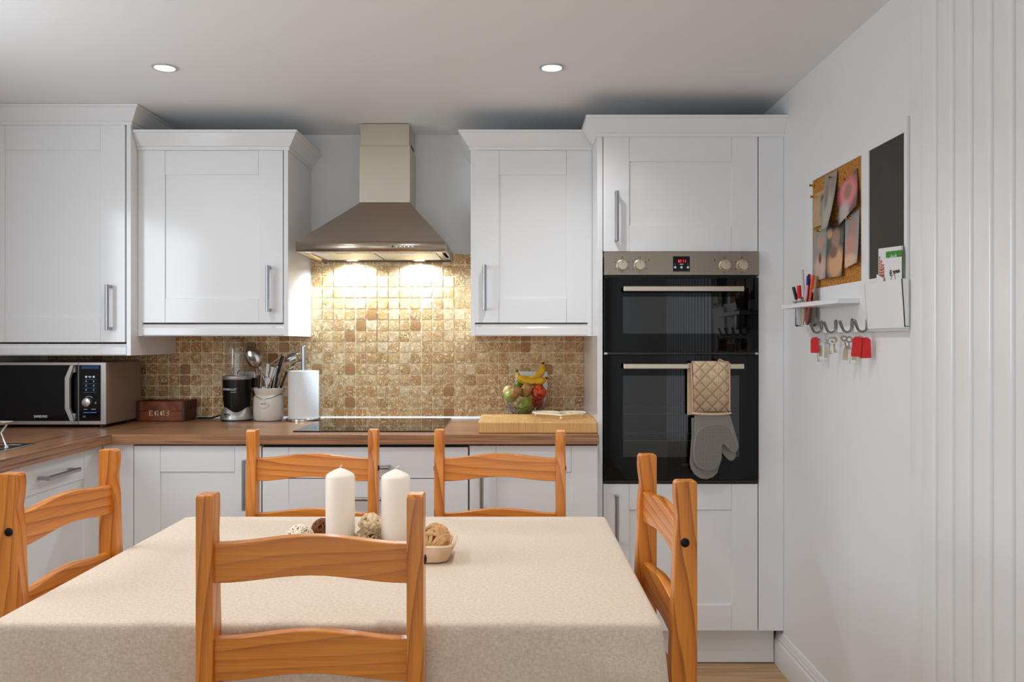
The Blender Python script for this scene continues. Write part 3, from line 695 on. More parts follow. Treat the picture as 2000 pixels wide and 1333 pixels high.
kb = t.part('knob', G().lathe([(.0195, 0), (.0195, .004), (.017, .012), (.0155, .013), (0, .0131)], (-1.728, my0-.002, 1.0155), 28, MK), mat('knob_silver', s(205, 203, 200), .25, .9), pa)
y_ = my0-.0028
for i in range(4):
    z = 1.108-i*.0175; t.part('print_line', G().box(-1.744, -1.720, y_, y_+.0006, z, z+.0012).box(-1.7185, -1.690, y_, y_+.0006, z, z+.0012), BPRINT, pa)
for i in range(3):
    z = 1.1005-i*.0173
    for x in (-1.733, -1.702): t.part('print_symbol', G().box(x-.003, x+.003, y_, y_+.0006, z-.0024, z-.0014).box(x-.002, x+.002, y_, y_+.0006, z, z+.0028), WPRINT, pa)
for x in (-1.733, -1.702): t.part('print_symbol', G().lathe([(.0046, 0), (0, .0004)], (x, y_+.0006, 1.119), 16, MK), WPRINT, pa)
t.part('print_mark', G().box(-1.724, -1.711, y_, y_+.0006, 1.1195, 1.122).box(-1.722, -1.713, y_, y_+.0006, 1.1155, 1.118), WPRINT, pa)
t.part('print_arc', G().tube([(-1.7215+.0225*math.cos(R(a)), y_, 1.0155+.0245*math.sin(R(a))) for a in range(45, 131, 12)], .0008, 6), WPRINT, pa)
t.part('print_symbol', G().tube([(-1.694+.003*math.cos(R(a)), y_, 1.013+.003*math.sin(R(a))) for a in range(0, 360, 40)], .0006, 6, True), WPRINT, pa)
t.part('print_mark', G().box(-1.742, -1.729, y_, y_+.0006, .986, .988).box(-1.711, -1.694, y_, y_+.0006, .986, .988), WPRINT, pa)
t.part('print_mark', G().box(-1.745, -1.721, y_, y_+.0006, .972, .976).box(-1.7185, -1.690, y_, y_+.0006, .972, .976), BPRINT, pa)
t.part('print_mark', G().box(-1.747, -1.734, y_, y_+.0006, .954, .961), mat('grey_print', s(90, 90, 90), .5), pa)
t.part('display', G().box(-1.752, -1.681, y_, y_+.0006, 1.151, 1.164), mat('blue_reflection', s(10, 60, 110), .15), pa)  # blue window reflection painted as a strip on the panel glass
t.part('lettering', text_g('SAMSUNG', .0135, at(-1.918, my0-.0026, .9575), bold=.0003, sx=.88), WPRINT, fr)

# ------------------------------------------------------------------ egg crate
t = Thing('egg_crate', 'dark stained wooden crate lettered EGGS beside the microwave', 'crate', (-1.545, -.085, ZW))
a, b, y0, y1, z1 = -1.649, -1.440, -.154, -.018, ZW+.089
for i in range(2):
    z = ZW+.002+i*.0435
    t.part('slat', G().box(a+.012, b-.012, y0, y0+.009, z, z+.0425), CRATE, bevel=.001); t.part('slat', G().box(a+.012, b-.012, y1-.009, y1, z, z+.0425), CRATE, bevel=.001)
for x in (a, b-.012):
    g = G().box(x, x+.012, y0, y1, ZW+.001, ZW+.050).box(x, x+.012, y0, y1, ZW+.072, z1+.001).box(x, x+.012, y0, -.105, ZW+.05, ZW+.072).box(x, x+.012, -.062, y1, ZW+.05, ZW+.072)
    t.part('end_panel', g, mat('dark_crate_wood', s(92, 44, 26), .5, mottle=(22, s(62, 28, 16))), bevel=.0)
for x in (a+.001, b-.011): t.part('corner_batten', G().box(x, x+.010, y0-.0008, y0+.004, ZW+.001, z1+.002), mat('dark_crate_wood'), bevel=.0008)
t.part('bottom', G().box(a+.012, b-.012, y0+.009, y1-.009, ZW+.002, ZW+.008), CRATE)
CL = mat('stencil_paint', s(250, 226, 196), .8, mottle=(160, s(222, 186, 150)))
yy0, yy1 = y0-.0007, y0+.0004
def stencil(ch, x, z, wd=.0185, h=.024):
    g = G(); st = wd*.32
    def arc(a0, a1, cx, cz, rx, rz, th): 
        n = 10; po = []; pi = []
        for k in range(n+1):
            an = R(a0+(a1-a0)*k/n); f = th*(.45+.55*abs(math.cos(an)))
            po.append((cx+rx*math.cos(an), cz+rz*math.sin(an))); pi.append((cx+(rx-f)*math.cos(an), cz+(rz-f*.5)*math.sin(an)))
        for k in range(n): g.prism([po[k], po[k+1], pi[k+1], pi[k]], 1, yy0, yy1)
    if ch == 'E':
        g.box(x, x+wd*.5, yy0, yy1, z, z+.002).box(x, x+wd*.5, yy0, yy1, z+h-.002, z+h).box(x+wd*.12, x+wd*.12+st, yy0, yy1, z, z+h)
        for zz in (z, z+h-.0028): g.box(x+wd*.55, x+wd*.95, yy0, yy1, zz, zz+.0028)
        g.box(x+wd*.82, x+wd*.98, yy0, yy1, z, z+.0075).box(x+wd*.82, x+wd*.98, yy0, yy1, z+h-.0075, z+h).box(x+wd*.55, x+wd*.76, yy0, yy1, z+h*.44, z+h*.56).box(x+wd*.68, x+wd*.76, yy0, yy1, z+h*.34, z+h*.66)
    if ch == 'G':
        arc(105, 255, x+wd*.52, z+h/2, wd*.52, h*.5, st*1.25); arc(25, 80, x+wd*.52, z+h/2, wd*.46, h*.5, st*.8); arc(280, 330, x+wd*.52, z+h/2, wd*.46, h*.5, st*.8)
        g.box(x+wd*.66, x+wd*.66+st, yy0, yy1, z+.001, z+h*.44).box(x+wd*.52, x+wd*1.05, yy0, yy1, z+h*.40, z+h*.47).box(x+wd*.86, x+wd*.96, yy0, yy1, z+h*.62, z+h*.98)
    if ch == 'S':
        g.prism([(x+wd*.05, z+h*.80), (x+wd*.22, z+h*.95), (x+wd*.92, z+h*.28), (x+wd*.80, z+h*.06)], 1, yy0, yy1)
        arc(20, 100, x+wd*.48, z+h*.70, wd*.42, h*.30, st*.8); arc(200, 285, x+wd*.46, z+h*.30, wd*.42, h*.30, st*.8); arc(110, 200, x+wd*.44, z+h*.72, wd*.42, h*.27, st); arc(-70, 30, x+wd*.50, z+h*.28, wd*.46, h*.27, st)
    return g
for i, ch in enumerate('EGGS'): t.part('stencilled_letter', stencil(ch, -1.598+i*.0255, ZW+.024), CL)

# ------------------------------------------------------------------ blender
bx, by = -1.232, -.088
t = Thing('blender', 'bullet blender with black body, silver base and clear cup', 'blender', (bx, by, ZW))
t.part('rubber_ring', G().lathe([(0, ZW), (.067, ZW), (.067, ZW+.006), (0, ZW+.006)], (bx, by, 0), 40), BLACK)
n = 64; g = G(); vs = []; fs = []
for i, (r, zz) in enumerate(((.0715, .006), (.0715, .012), (.068, .024), (.0625, None), (.0575, None))):
    for k in range(n):
        an = 2*math.pi*k/n; wz = .050+.011*math.cos(3*an+.7)
        z = ZW+(zz if zz is not None else (wz-.008 if i == 3 else wz)); vs.append((bx+r*math.cos(an), by+r*math.sin(an), z))
for i in range(4):
    for k in range(n): fs.append((i*n+k, i*n+(k+1) % n, (i+1)*n+(k+1) % n, (i+1)*n+k))
bs = t.part('base', G().add(vs, fs), SILVER)
bd = t.part('body', G().lathe([(.05, ZW+.03), (.0545, ZW+.05), (.058, ZW+.08), (.0615, ZW+.13), (.0625, ZW+.185), (.0, ZW+.186)], (bx, by, 0), 48), mat('black_metallic_body', s(34, 32, 32), .28, .6))
t.part('collar', G().lathe([(.0625, ZW+.183), (.0638, ZW+.186), (.0638, ZW+.197), (.0615, ZW+.1995), (.05, ZW+.1995)], (bx, by, 0), 48), SILVER)
t.part('cup', G().lathe([(.049, ZW+.1965), (.049, ZW+.25), (.0465, ZW+.32), (.041, ZW+.354), (.034, ZW+.366), (.0, ZW+.368), (.0, ZW+.3655), (.0325, ZW+.3635), (.039, ZW+.352), (.0445, ZW+.32), (.047, ZW+.25), (.047, ZW+.1965)], (bx, by, 0), 40), PLASTIC)
t.part('blade', G().box(bx-.004, bx+.018, by-.003, by+.003, ZW+.200, ZW+.203).tube([(bx+.004, by, ZW+.2), (bx+.004, by, ZW+.215), (bx+.012, by-.004, ZW+.222)], .003, 6), STEEL)
def wrap(g, r):
    out = []
    for x, y, z in g.v: a = (x-bx)/r; rr_ = r+(-(y-0)); out.append((bx+rr_*math.sin(a), by-rr_*math.cos(a), z))
    g.v = out; return g
t.part('lettering', wrap(text_g('NUTRiBULLET', .0125, at(bx-.018, 0, ZW+.140), sx=.94, bold=.0002), .0619), WPRINT, bd)
t.part('lettering', wrap(text_g('600 SERIES', .006, at(bx+.006, 0, ZW+.128), sx=.9), .0612), WPRINT, bd)
t.part('lettering', wrap(text_g('MAGIC', .013, at(bx-.022, 0, ZW+.030), bold=.0002, sx=.8), .0690), KPRINT, bs)
t.part('lettering', wrap(text_g('BULLET', .007, at(bx-.022, 0, ZW+.0205), sx=.9), .0712), KPRINT, bs)
t.part('power_cable', G().tube([(bx-.055, by+.03, ZW+.015), (bx-.09, by+.035, ZW+.016), (bx-.13, by+.045, ZW+.005), (bx-.20, by+.06, ZW+.004)], .0035, 8), BLACK)

# ------------------------------------------------------------------ wall sockets
def socket(x0, label, wd=.146):
    t = Thing('wall_socket', label, 'socket', (x0+.073, -.009, 1.083)); z0 = 1.040
    pf = t.part('face_plate', G().box(x0, x0+wd, -.017, -.008, z0, z0+.086), mat('socket_plastic', s(236, 234, 230), .3), bevel=.003)
    for xx in ((x0+.036, x0+.110) if wd > .1 else (x0+.043,)):
        t.part('rocker', G().box(xx-.012, xx+.002, -.0195, -.0168, z0+.058, z0+.076), mat('socket_plastic'), pf, bevel=.001)
        for dx, dz in ((0, .042), (-.011, .024), (.011, .024)): t.part('pin_hole', G().box(xx+dx-.003, xx+dx+.003, -.0173, -.0165, z0+dz-.004, z0+dz+.002), GAP, pf)
    return t
s1 = socket(-1.261, 'white single wall socket behind the blender', .086)
s2 = socket(.016, 'white double wall socket behind the fruit bowl')
pg = Thing('mains_plug', 'black plug in the socket behind the blender', 'plug', (-1.196, -.03, 1.075))
pg.part('body', G().box(-1.192, -1.160, -.041, -.0172, 1.055, 1.098), BLACK, bevel=.006)
pg.part('flex', G().tube([(-1.176, -.032, 1.056), (-1.172, -.034, 1.0), (-1.160, -.03, .94), (-1.15, -.03, ZW+.006)], .0035, 8), BLACK)

# ------------------------------------------------------------------ utensil crock and its utensils
kx, ky = -1.087, -.10
t = Thing('utensil_crock', 'cream ceramic utensil jar with a round tag on a cord', 'jar', (kx, ky, ZW))
cr = [(0, 0), (.054, 0), (.060, .003), (.0645, .014), (.0655, .06), (.0645, .098), (.061, .110), (.0565, .117), (.0595, .123), (.064, .140), (.0655, .144), (.0635, .1455), (.058, .140), (.0535, .12), (.0575, .11), (.0615, .06), (.060, .015), (0, .008)]
cb_ = t.part('body', G().lathe([(r, ZW+z) for r, z in cr], (kx, ky, 0), 48), CREAM)
cord = []
for k in range(41):
    a = 2*math.pi*k/40; r = .0585
    dz = -.018*max(0, math.cos(a))**3; cord.append((kx+(r+.006*max(0, math.cos(a)))*math.sin(a), ky-(r+.0065*max(0, math.cos(a))**2)*math.cos(a), ZW+.117+dz))
t.part('cord', G().tube(cord[:-1], .0011, 6, True), mat('dark_cord', s(70, 52, 38), .8), cb_)
tg = t.part('round_tag', G().lathe([(0, 0), (.0205, 0), (.0215, .001), (.0215, .003), (.0205, .004), (0, .004)], (kx-.002, ky-.0645, ZW+.0785), 32, MK), CREAM)
t.part('lettering', text_g('utensils', .0085, at(kx-.002, ky-.0687, ZW+.0785)), KPRINT, tg)
def utensil(name, label, base, tip, r, parts):
    t = Thing(name, label, 'utensil', base, 'utensils in the cream jar'); parts(t); return t
HB = mat('black_handle', s(22, 20, 20), .35)
def dirM(d, roll=0):
    d = Vector(d).normalized(); q = Vector((0, 0, 1)).rotation_difference(d); return q.to_matrix().to_4x4() @ Matrix.Rotation(roll, 4, 'Z')
ZB = ZW+.014
def pth(b, t_, f): b, t_ = Vector(b), Vector(t_); return tuple(b+(t_-b)*f)
b, tp = (kx+.0455, ky+.0049, ZB), (-1.126, ky-.01, 1.150)
t = Thing('slotted_spoon', 'large steel slotted spoon leaning left out of the cream jar', 'utensil', b, 'utensils in the cream jar')
t.part('handle', G().tube([b, pth(b, tp, .6), pth(b, tp, 1)], [.004, .0045, .006], 8), STEEL)
SP = mat('polished_steel', s(150, 142, 132), .16, 1)
cM = dirM(Vector(tp)-Vector(b)) @ Matrix.Rotation(R(15), 4, 'Z')
cen = Vector((-1.150, ky-.014, 1.192))
bw = t.part('bowl', G().ball(cen, (.035, .010, .050), 24, 14, Matrix.Rotation(R(-24), 4, 'Y')), SP)
for i in range(4): t.part('slot', G().box(-.0015, .0015, -.0012, .0012, -.011+abs(i-1.5)*.002, .011).xf(Matrix.Translation(cen+Vector((-.006+i*.008-.006, -.0098, -.004-i*.0015))) @ Matrix.Rotation(R(-24), 4, 'Y')), GAP, bw)
def spoon(label, b, tp, cen, rad, rot, hm=None, br=None):
    t = Thing('ladle', label, 'utensil', b, 'utensils in the cream jar')
    t.part('handle', G().tube([b, pth(b, tp, .6), tp, tuple(Vector(tp).lerp(Vector(cen), .5))], [.004, .0042, .004, .003], 8), hm or STEEL)
    t.part('bowl', G().ball(cen, rad, 20, 12, Euler(rot).to_matrix().to_4x4()), br or SP)
BRS = mat('bright_steel', s(205, 205, 208), .18, 1)
spoon('bright steel ladle bent to the right out of the cream jar', (kx-.0086, ky+.0139, ZB), (-1.022, -.09, 1.150), (-.985, -.095, 1.193), (.036, .024, .015), (R(15), R(-28), 0), br=BRS)
spoon('pale steel serving spoon behind the kitchen roll rod', (kx-.0105, ky+.0285, ZB), (-1.0, -.075, 1.140), (-.955, -.070, 1.170), (.040, .014, .0075), (0, R(-22), 0))
t = Thing('spatula_fork', 'steel pronged spatula head standing up in the middle of the cream jar', 'utensil', (kx, ky-.025, ZB), 'utensils in the cream jar')
b = (kx-.0075, ky-.0346, ZB); e = (kx+.004, ky-.036, 1.078)
t.part('handle', G().tube([b, e], .008, 10), mat('white_steel', s(215, 215, 220), .2, 1))
q0 = e[1]-.004; hd = G().prism([(e[0]-.009, e[2]-.004), (e[0]+.009, e[2]-.006), (e[0]+.020, e[2]+.022), (e[0]-.004, e[2]+.030)], 1, q0, q0+.003)
hd.prism([(e[0]-.0045, e[2]+.026), (e[0]+.006, e[2]+.026), (e[0]+.012, e[2]+.084), (e[0]-.001, e[2]+.086)], 1, q0, q0+.003)
hd.prism([(e[0]+.010, e[2]+.024), (e[0]+.0195, e[2]+.020), (e[0]+.034, e[2]+.070), (e[0]+.021, e[2]+.074)], 1, q0, q0+.003).prism([(e[0]+.0225, e[2]+.022), (e[0]+.026, e[2]+.020), (e[0]+.046, e[2]+.068), (e[0]+.037, e[2]+.070)], 1, q0, q0+.003)
t.part('head', hd, BRS)
def stick(label, b, tp, r, m, mid=None):
    t = Thing('kitchen_utensil', label, 'utensil', b, 'utensils in the cream jar')
    t.part('handle', G().tube([b, mid or pth(b, tp, .55), tp], [r*.8, r, r*.9], 10), m)
    return t
stick('black handled utensil leaning right in the cream jar', (kx-.0345, ky+.0342, ZB), (-1.024, -.098, 1.197), .0085, HB)
stick('thin steel whisk handle slanting right over the cream jar', (kx-.0028, ky+.0385, ZB), (-.996, -.05, 1.224), .0026, STEEL, (-1.10, -.06, 1.155))
stick('brown handled utensil standing in the cream jar', (kx-.041, ky+.0005, ZB), (kx-.0343, ky-.0209, 1.112), .010, mat('brown_handle', s(58, 36, 24), .4))
stick('long steel tongs arm standing in the cream jar', (kx-.036, ky-.028, ZB), (kx-.014, ky-.046, 1.150), .0045, STEEL)
stick('steel tongs arm slanting right in the cream jar', (kx+.008, ky-.036, ZB), (kx+.052, ky-.046, 1.155), .0045, BRS)
stick('dark curved whisk wire at the edge of the cream jar', (kx, ky+.022, ZB), (kx+.078, ky+.012, 1.128), .0045, mat('dark_steel', s(70, 64, 60), .25, 1))
stick('black slotted turner handle low in the cream jar', (kx+.0106, ky-.0249, ZB), (kx+.045, ky-.03, 1.105), .008, HB)

# ------------------------------------------------------------------ kitchen roll
px_, py_ = -.9275, -.11
t = Thing('kitchen_roll_holder', 'round steel kitchen roll stand with an upright rod', 'holder', (px_, py_, ZW))
t.part('base', G().lathe([(0, ZW), (.074, ZW), (.0755, ZW+.002), (.0755, ZW+.010), (.073, ZW+.0125), (0, ZW+.0125)], (px_, py_, 0), 48), CHROME)
t.part('rod', G().lathe([(.0107, ZW+.012), (.0107, 1.242), (.0095, 1.2435), (0, 1.2435)], (px_, py_, 0), 24), mat('brushed_rod', s(190, 192, 196), .22, 1))
single('kitchen_roll', G().lathe([(.020, ZW+.0128), (.0655, ZW+.0128), (.0665, ZW+.016), (.0665, 1.129), (.0650, 1.1325), (.020, 1.1325), (.020, ZW+.0128)], (px_, py_, 0), 48), TOWEL, 'white paper kitchen roll on the steel stand', 'kitchen roll', loc=(px_, py_, ZW+.0128))

# ------------------------------------------------------------------ chopping board and trivet
single('chopping_board', G().box(-.130, .3275, -.622, -.283, ZW+.0005, ZW+.0435), BOARD, 'thick end-grain wooden chopping board at the end of the worktop', 'chopping board', loc=(.1, -.45, ZW), bevel=.004)
tz = ZW+.044
t = Thing('heart_trivet', 'cream wire heart-shaped trivet on the chopping board', 'trivet', (.193, -.43, tz))
IV = mat('cream_enamel', s(240, 228, 200), .4)
def heart(sc, z):
    p = []
    for k in range(48):
        a = 2*math.pi*k/48; hx = 16*math.sin(a)**3; hyy = 13*math.cos(a)-5*math.cos(2*a)-2*math.cos(3*a)-math.cos(4*a); p.append((.193+hx*.0068*sc, -.435+(hyy+2)*.0068*sc, z))
    return p
t.part('rim', G().tube(heart(1, tz+.0165), .0032, 8, True), IV)
t.part('inner_wire', G().tube(heart(.72, tz+.0165), .002, 6, True).tube(heart(.4, tz+.0165), .002, 6, True), IV)
for k in range(0, 48, 4):
    a = heart(1, tz+.0165)[k]; b = heart(.4, tz+.0165)[k]; t.part('scroll_wire', G().tube([a, b], .0018, 6), IV)
for k in (24, 10, 38): a = heart(.97, tz)[k]; t.part('foot', G().ball((a[0], a[1], tz+.0055), .0055, 12, 8).cyl((a[0], a[1], tz+.009), (a[0], a[1], tz+.0165), .002, 8), IV)

# ------------------------------------------------------------------ fruit bowl
fx, fy = .0575, -.135
single('fruit_bowl', G().lathe([(0, ZW), (.040, ZW), (.046, ZW+.004), (.062, ZW+.026), (.086, ZW+.062), (.100, ZW+.098), (.1035, ZW+.1115), (.1015, ZW+.1115), (.097, ZW+.097), (.082, ZW+.062), (.058, ZW+.030), (.042, ZW+.010), (0, ZW+.008)], (fx, fy, 0), 48), mat('cut_glass', (1, 1, 1, 1), .0, trans=1, ior=1.45), 'cut glass bowl holding fruit beside the chopping board', 'bowl', loc=(fx, fy, ZW))
tt = NT(MATS['cut_glass'])
def cutglass(tt):
    v = tt.coord(scale=(1, 1, 1), rnd=False); vo = tt.n('ShaderNodeTexVoronoi', feature='F1'); vo.inputs['Scale'].default_value = 95; tt.l(v, vo.inputs['Vector'])
    sp = tt.n('ShaderNodeSeparateXYZ'); tt.l(v, sp.inputs[0]); low = tt.math('LESS_THAN', sp.outputs[2], .068)
    tt.bump(tt.math('MULTIPLY', vo.outputs['Distance'], low), .9, .006)
cutglass(tt)
def fruit_mat(name, stops, sc, rough=.35, det=3):
    m = bpy.data.materials.new(name); q = NT(m); q.base(q.ramp(q.noise(q.coord(rnd=False), sc, det, .6), stops)); q.p.inputs['Roughness'].default_value = rough; q.p.inputs['Subsurface Weight'].default_value = .05; return m
APR = fruit_mat('red_apple_skin', [(.3, s(150, 24, 14)), (.52, s(196, 50, 24)), (.68, s(226, 130, 50))], 70)
APG = fruit_mat('green_apple_skin', [(.35, s(142, 170, 66)), (.65, s(178, 200, 96))], 40, .22)
APY = fruit_mat('blush_apple_skin', [(.4, s(226, 206, 140)), (.62, s(206, 120, 66))], 22)
PEAR = fruit_mat('pear_skin', [(.35, s(124, 138, 30)), (.65, s(166, 172, 50))], 60, .4)
KIWI = fruit_mat('kiwi_skin', [(.35, s(144, 100, 48)), (.65, s(190, 144, 82))], 60, .6)
LIME = fruit_mat('avocado_skin', [(.35, s(70, 100, 22)), (.65, s(110, 142, 38))], 60, .3)
BAN = fruit_mat('banana_skin', [(.28, s(170, 110, 14)), (.4, s(222, 164, 14)), (.7, s(238, 190, 30))], 24, .45)
APPLE = [(0, -.0305), (.012, -.0335), (.024, -.030), (.034, -.014), (.0365, .004), (.033, .020), (.022, .031), (.010, .0315), (.003, .026), (0, .024)]
def apple(name, label, c, sc, M, m):
    t = Thing(name, label, 'apple', c); t.part('flesh', G().lathe([(r*sc, z*sc) for r, z in APPLE], c, 24, M), m, angle=80)
    t.part('calyx', G().ball(tuple(Vector(c)+M @ Vector((0, 0, -.0325*sc))), .0032, 8, 6), mat('calyx_brown', s(60, 40, 20), .8)); return t
RX = lambda a, b=0: Matrix.Rotation(R(b), 4, 'Z') @ Matrix.Rotation(R(a), 4, 'X')
apple('red_apple', 'red apple with a yellow eye resting on the rim of the glass bowl', (.117, -.170, 1.038), .92, RX(-62, 8), APR)
apple('red_apple', 'dark red apple lying inside the right of the glass bowl', (.113, -.115, .990), .76, RX(20), APR)
apple('green_apple', 'green apple inside the left of the glass bowl', (-.004, -.160, 1.024), .82, RX(15), APG)
apple('blush_apple', 'yellow and red apple behind the green apple in the bowl', (-.014, -.103, 1.040), .72, RX(160), APY)
t = Thing('pear', 'green pear lying low in the middle of the glass bowl', 'pear', (.056, -.180, .985))
t.part('flesh', G().lathe([(0, -.036), (.014, -.0355), (.029, -.026), (.0345, -.008), (.031, .010), (.022, .026), (.016, .040), (.009, .046), (0, .047)], (.056, -.177, .977), 24, Matrix.Rotation(R(25), 4, 'Y')), PEAR, angle=80)
def kiwi(label, c, M): t = Thing('kiwi_fruit', label, 'kiwi', c); t.part('flesh', G().ball(c, (.0235, .0235, .030), 20, 12, M), KIWI, angle=80); t.part('tip', G().ball(tuple(Vector(c)+M @ Vector((0, 0, .0295))), .003, 8, 6), mat('kiwi_tip', s(70, 48, 26), .9))
kiwi('brown kiwi fruit on top of the pear in the bowl', (.0635, -.186, 1.052), Matrix.Rotation(R(10), 4, 'Y'))
kiwi('brown kiwi fruit tilted against the green apple in the bowl', (.0155, -.207, 1.044), Matrix.Rotation(R(40), 4, 'Y'))
kiwi('brown kiwi fruit behind the others under the bananas', (.056, -.125, 1.042), Matrix.Rotation(R(60), 4, 'Y'))
t = Thing('avocado', 'smooth dark green avocado standing at the back of the bowl', 'avocado', (.029, -.105, 1.05)); t.part('flesh', G().ball((.031, -.091, 1.066), (.021, .021, .028), 20, 12, Matrix.Rotation(R(25), 4, 'Y')), LIME, angle=80)
def banana(label, pts, rad):
    t = Thing('banana', label, 'banana', pts[0]); P = [Vector(p) for p in pts]; path = []; rr_ = []
    n = 22
    for i in range(n+1):
        u = i/n*(len(P)-1); k = min(int(u), len(P)-2); f = u-k
        p0, p1, p2, p3 = P[max(k-1, 0)], P[k], P[k+1], P[min(k+2, len(P)-1)]
        path.append(.5*((2*p1)+(-p0+p2)*f+(2*p0-5*p1+4*p2-p3)*f*f+(-p0+3*p1-3*p2+p3)*f**3))
        w_ = i/n; rr_.append(rad*(.33 if w_ < .1 else min(1, .33+(w_-.1)*4.5))*(1 if w_ < .8 else max(.35, 1-(w_-.8)*3)))
    t.part('skin', G().tube(path, rr_, 6), BAN, angle=50, subsurf=1)
    t.part('stalk', G().tube([path[0]-(path[1]-path[0])*1.6, path[0], path[1]], [rad*.36, rad*.33, rad*.34], 8), mat('banana_stalk', s(110, 100, 30), .7))
    t.part('tip', G().ball(path[-1], rad*.36, 8, 6), mat('banana_tip', s(44, 28, 12), .8)); return t
banana('front yellow banana lying across the top of the fruit bowl', [(.022, -.138, 1.130), (.032, -.144, 1.104), (.058, -.149, 1.089), (.095, -.151, 1.083), (.128, -.147, 1.088), (.150, -.142, 1.100)], .0195)
banana('rear banana with its tip pointing up from the fruit bowl', [(.030, -.100, 1.114), (.050, -.104, 1.098), (.085, -.107, 1.094), (.116, -.107, 1.108), (.134, -.105, 1.134), (.138, -.103, 1.164)], .0185)

# ------------------------------------------------------------------ dining table and cloth
TX0_, TX1_, TD0, TD1 = -.938, .268, -2.284, -1.392
ZT = .7595
t = Thing('dining_table', 'pine dining table hidden under the beige cloth', 'table', ((TX0_+TX1_)/2, (TD0+TD1)/2, 0))
t.part('tabletop', G().box(TX0_+.004, TX1_-.004, TD0+.004, TD1-.004, ZT-.035, ZT-.003), PINEX, bevel=.004)
for x in (TX0_+.042, TX1_-.042):
    for y in (TD0+.042, TD1-.042): t.part('leg', G().box(x-.03, x+.03, y-.03, y+.03, 0, ZT-.035), PINEZ, bevel=.004)
t.part('apron', G().box(TX0_+.08, TX1_-.08, TD0+.07, TD0+.09, ZT-.10, ZT-.035).box(TX0_+.08, TX1_-.08, TD1-.09, TD1-.07, ZT-.10, ZT-.035).box(TX0_+.07, TX0_+.09, TD0+.09, TD1-.09, ZT-.10, ZT-.035).box(TX1_-.09, TX1_-.07, TD0+.09, TD1-.09, ZT-.10, ZT-.035), PINEX)
def cloth():
    # rings: rounded rectangle; inside grid for the top, skirt rings below
    g = G(); n = 0; rs = random.Random(5)
    N = 200; hx, hy_ = (TX1_-TX0_)/2, (TD1-TD0)/2; cx, cy = (TX0_+TX1_)/2, (TD0+TD1)/2
    per = 4*(hx+hy_)
    def rect(u, ex, c):
        # point on rectangle expanded by ex with corner radius c, u in 0..1 (corner-aware)
        X, Y = hx+ex, hy_+ex; d = u*4*(X+Y); 
        if d < 2*X: p = (-X+d, -Y)
        elif d < 2*X+2*Y: p = (X, -Y+d-2*X)
        elif d < 4*X+2*Y: p = (X-(d-2*X-2*Y), Y)
        else: p = (-X, Y-(d-4*X-2*Y))
        qx, qy = abs(p[0])-(X-c), abs(p[1])-(Y-c)
        if qx > 0 and qy > 0:
            l = math.hypot(qx, qy); m_ = c/l if l > 0 else 1; sx = 1 if p[0] > 0 else -1; sy = 1 if p[1] > 0 else -1
            if l > c: p = (sx*(X-c+qx*m_), sy*(Y-c+qy*m_))
        return p
    rings = []
    def ring(ex, c, z, wav=0.0):
        row = []
        for k in range(N):
            u = k/N; x, y = rect(u, ex, c); l = math.hypot(x, y)
            # hanging folds, larger near the corners
            cor = math.exp(-((hx-abs(x))**2+(hy_-abs(y))**2)/.0035)
            a = wav*(.35*math.sin(u*2*math.pi*17+1.3)+.3*math.sin(u*2*math.pi*29)+2.4*cor)
            row.append((cx+x*(1+a/l), cy+y*(1+a/l), z))
        rings.append(row)
    for ex, c, z in ((-.25, .01, ZT), (-.06, .01, ZT), (-.02, .006, ZT), (-.006, .006, ZT-.0002), (-.001, .007, ZT-.002), (.0025, .009, ZT-.007), (.0035, .010, ZT-.014)): ring(ex, c, z)
    for k in range(1, 9): ring(.0035+.0006*k, .010+.004*k, ZT-.014-.028*k, .0013*k)
    for row in rings: g.v += row
    for i in range(len(rings)-1):
        for k in range(N): g.f.append((i*N+k, i*N+(k+1) % N, (i+1)*N+(k+1) % N, (i+1)*N+k))
    g.f.append(tuple(range(N)))
    # pinch near the front right corner
    out = []
    for x, y, z in g.v:
        if y < TD0+.004 and z < ZT-.02:
            d = ((x-.185)**2+(z-.672)**2)/.0007; y -= .010*math.exp(-d); y -= .005*math.exp(-((z-.672+.25*(x-.185))**2)/.00025)*math.exp(-abs(x-.185)*14)
        out.append((x, y, z))
    g.v = out; return g
single('tablecloth', cloth(), LINEN, 'beige linen cloth spread over the dining table', 'tablecloth', loc=((TX0_+TX1_)/2, (TD0+TD1)/2, ZT), angle=80)

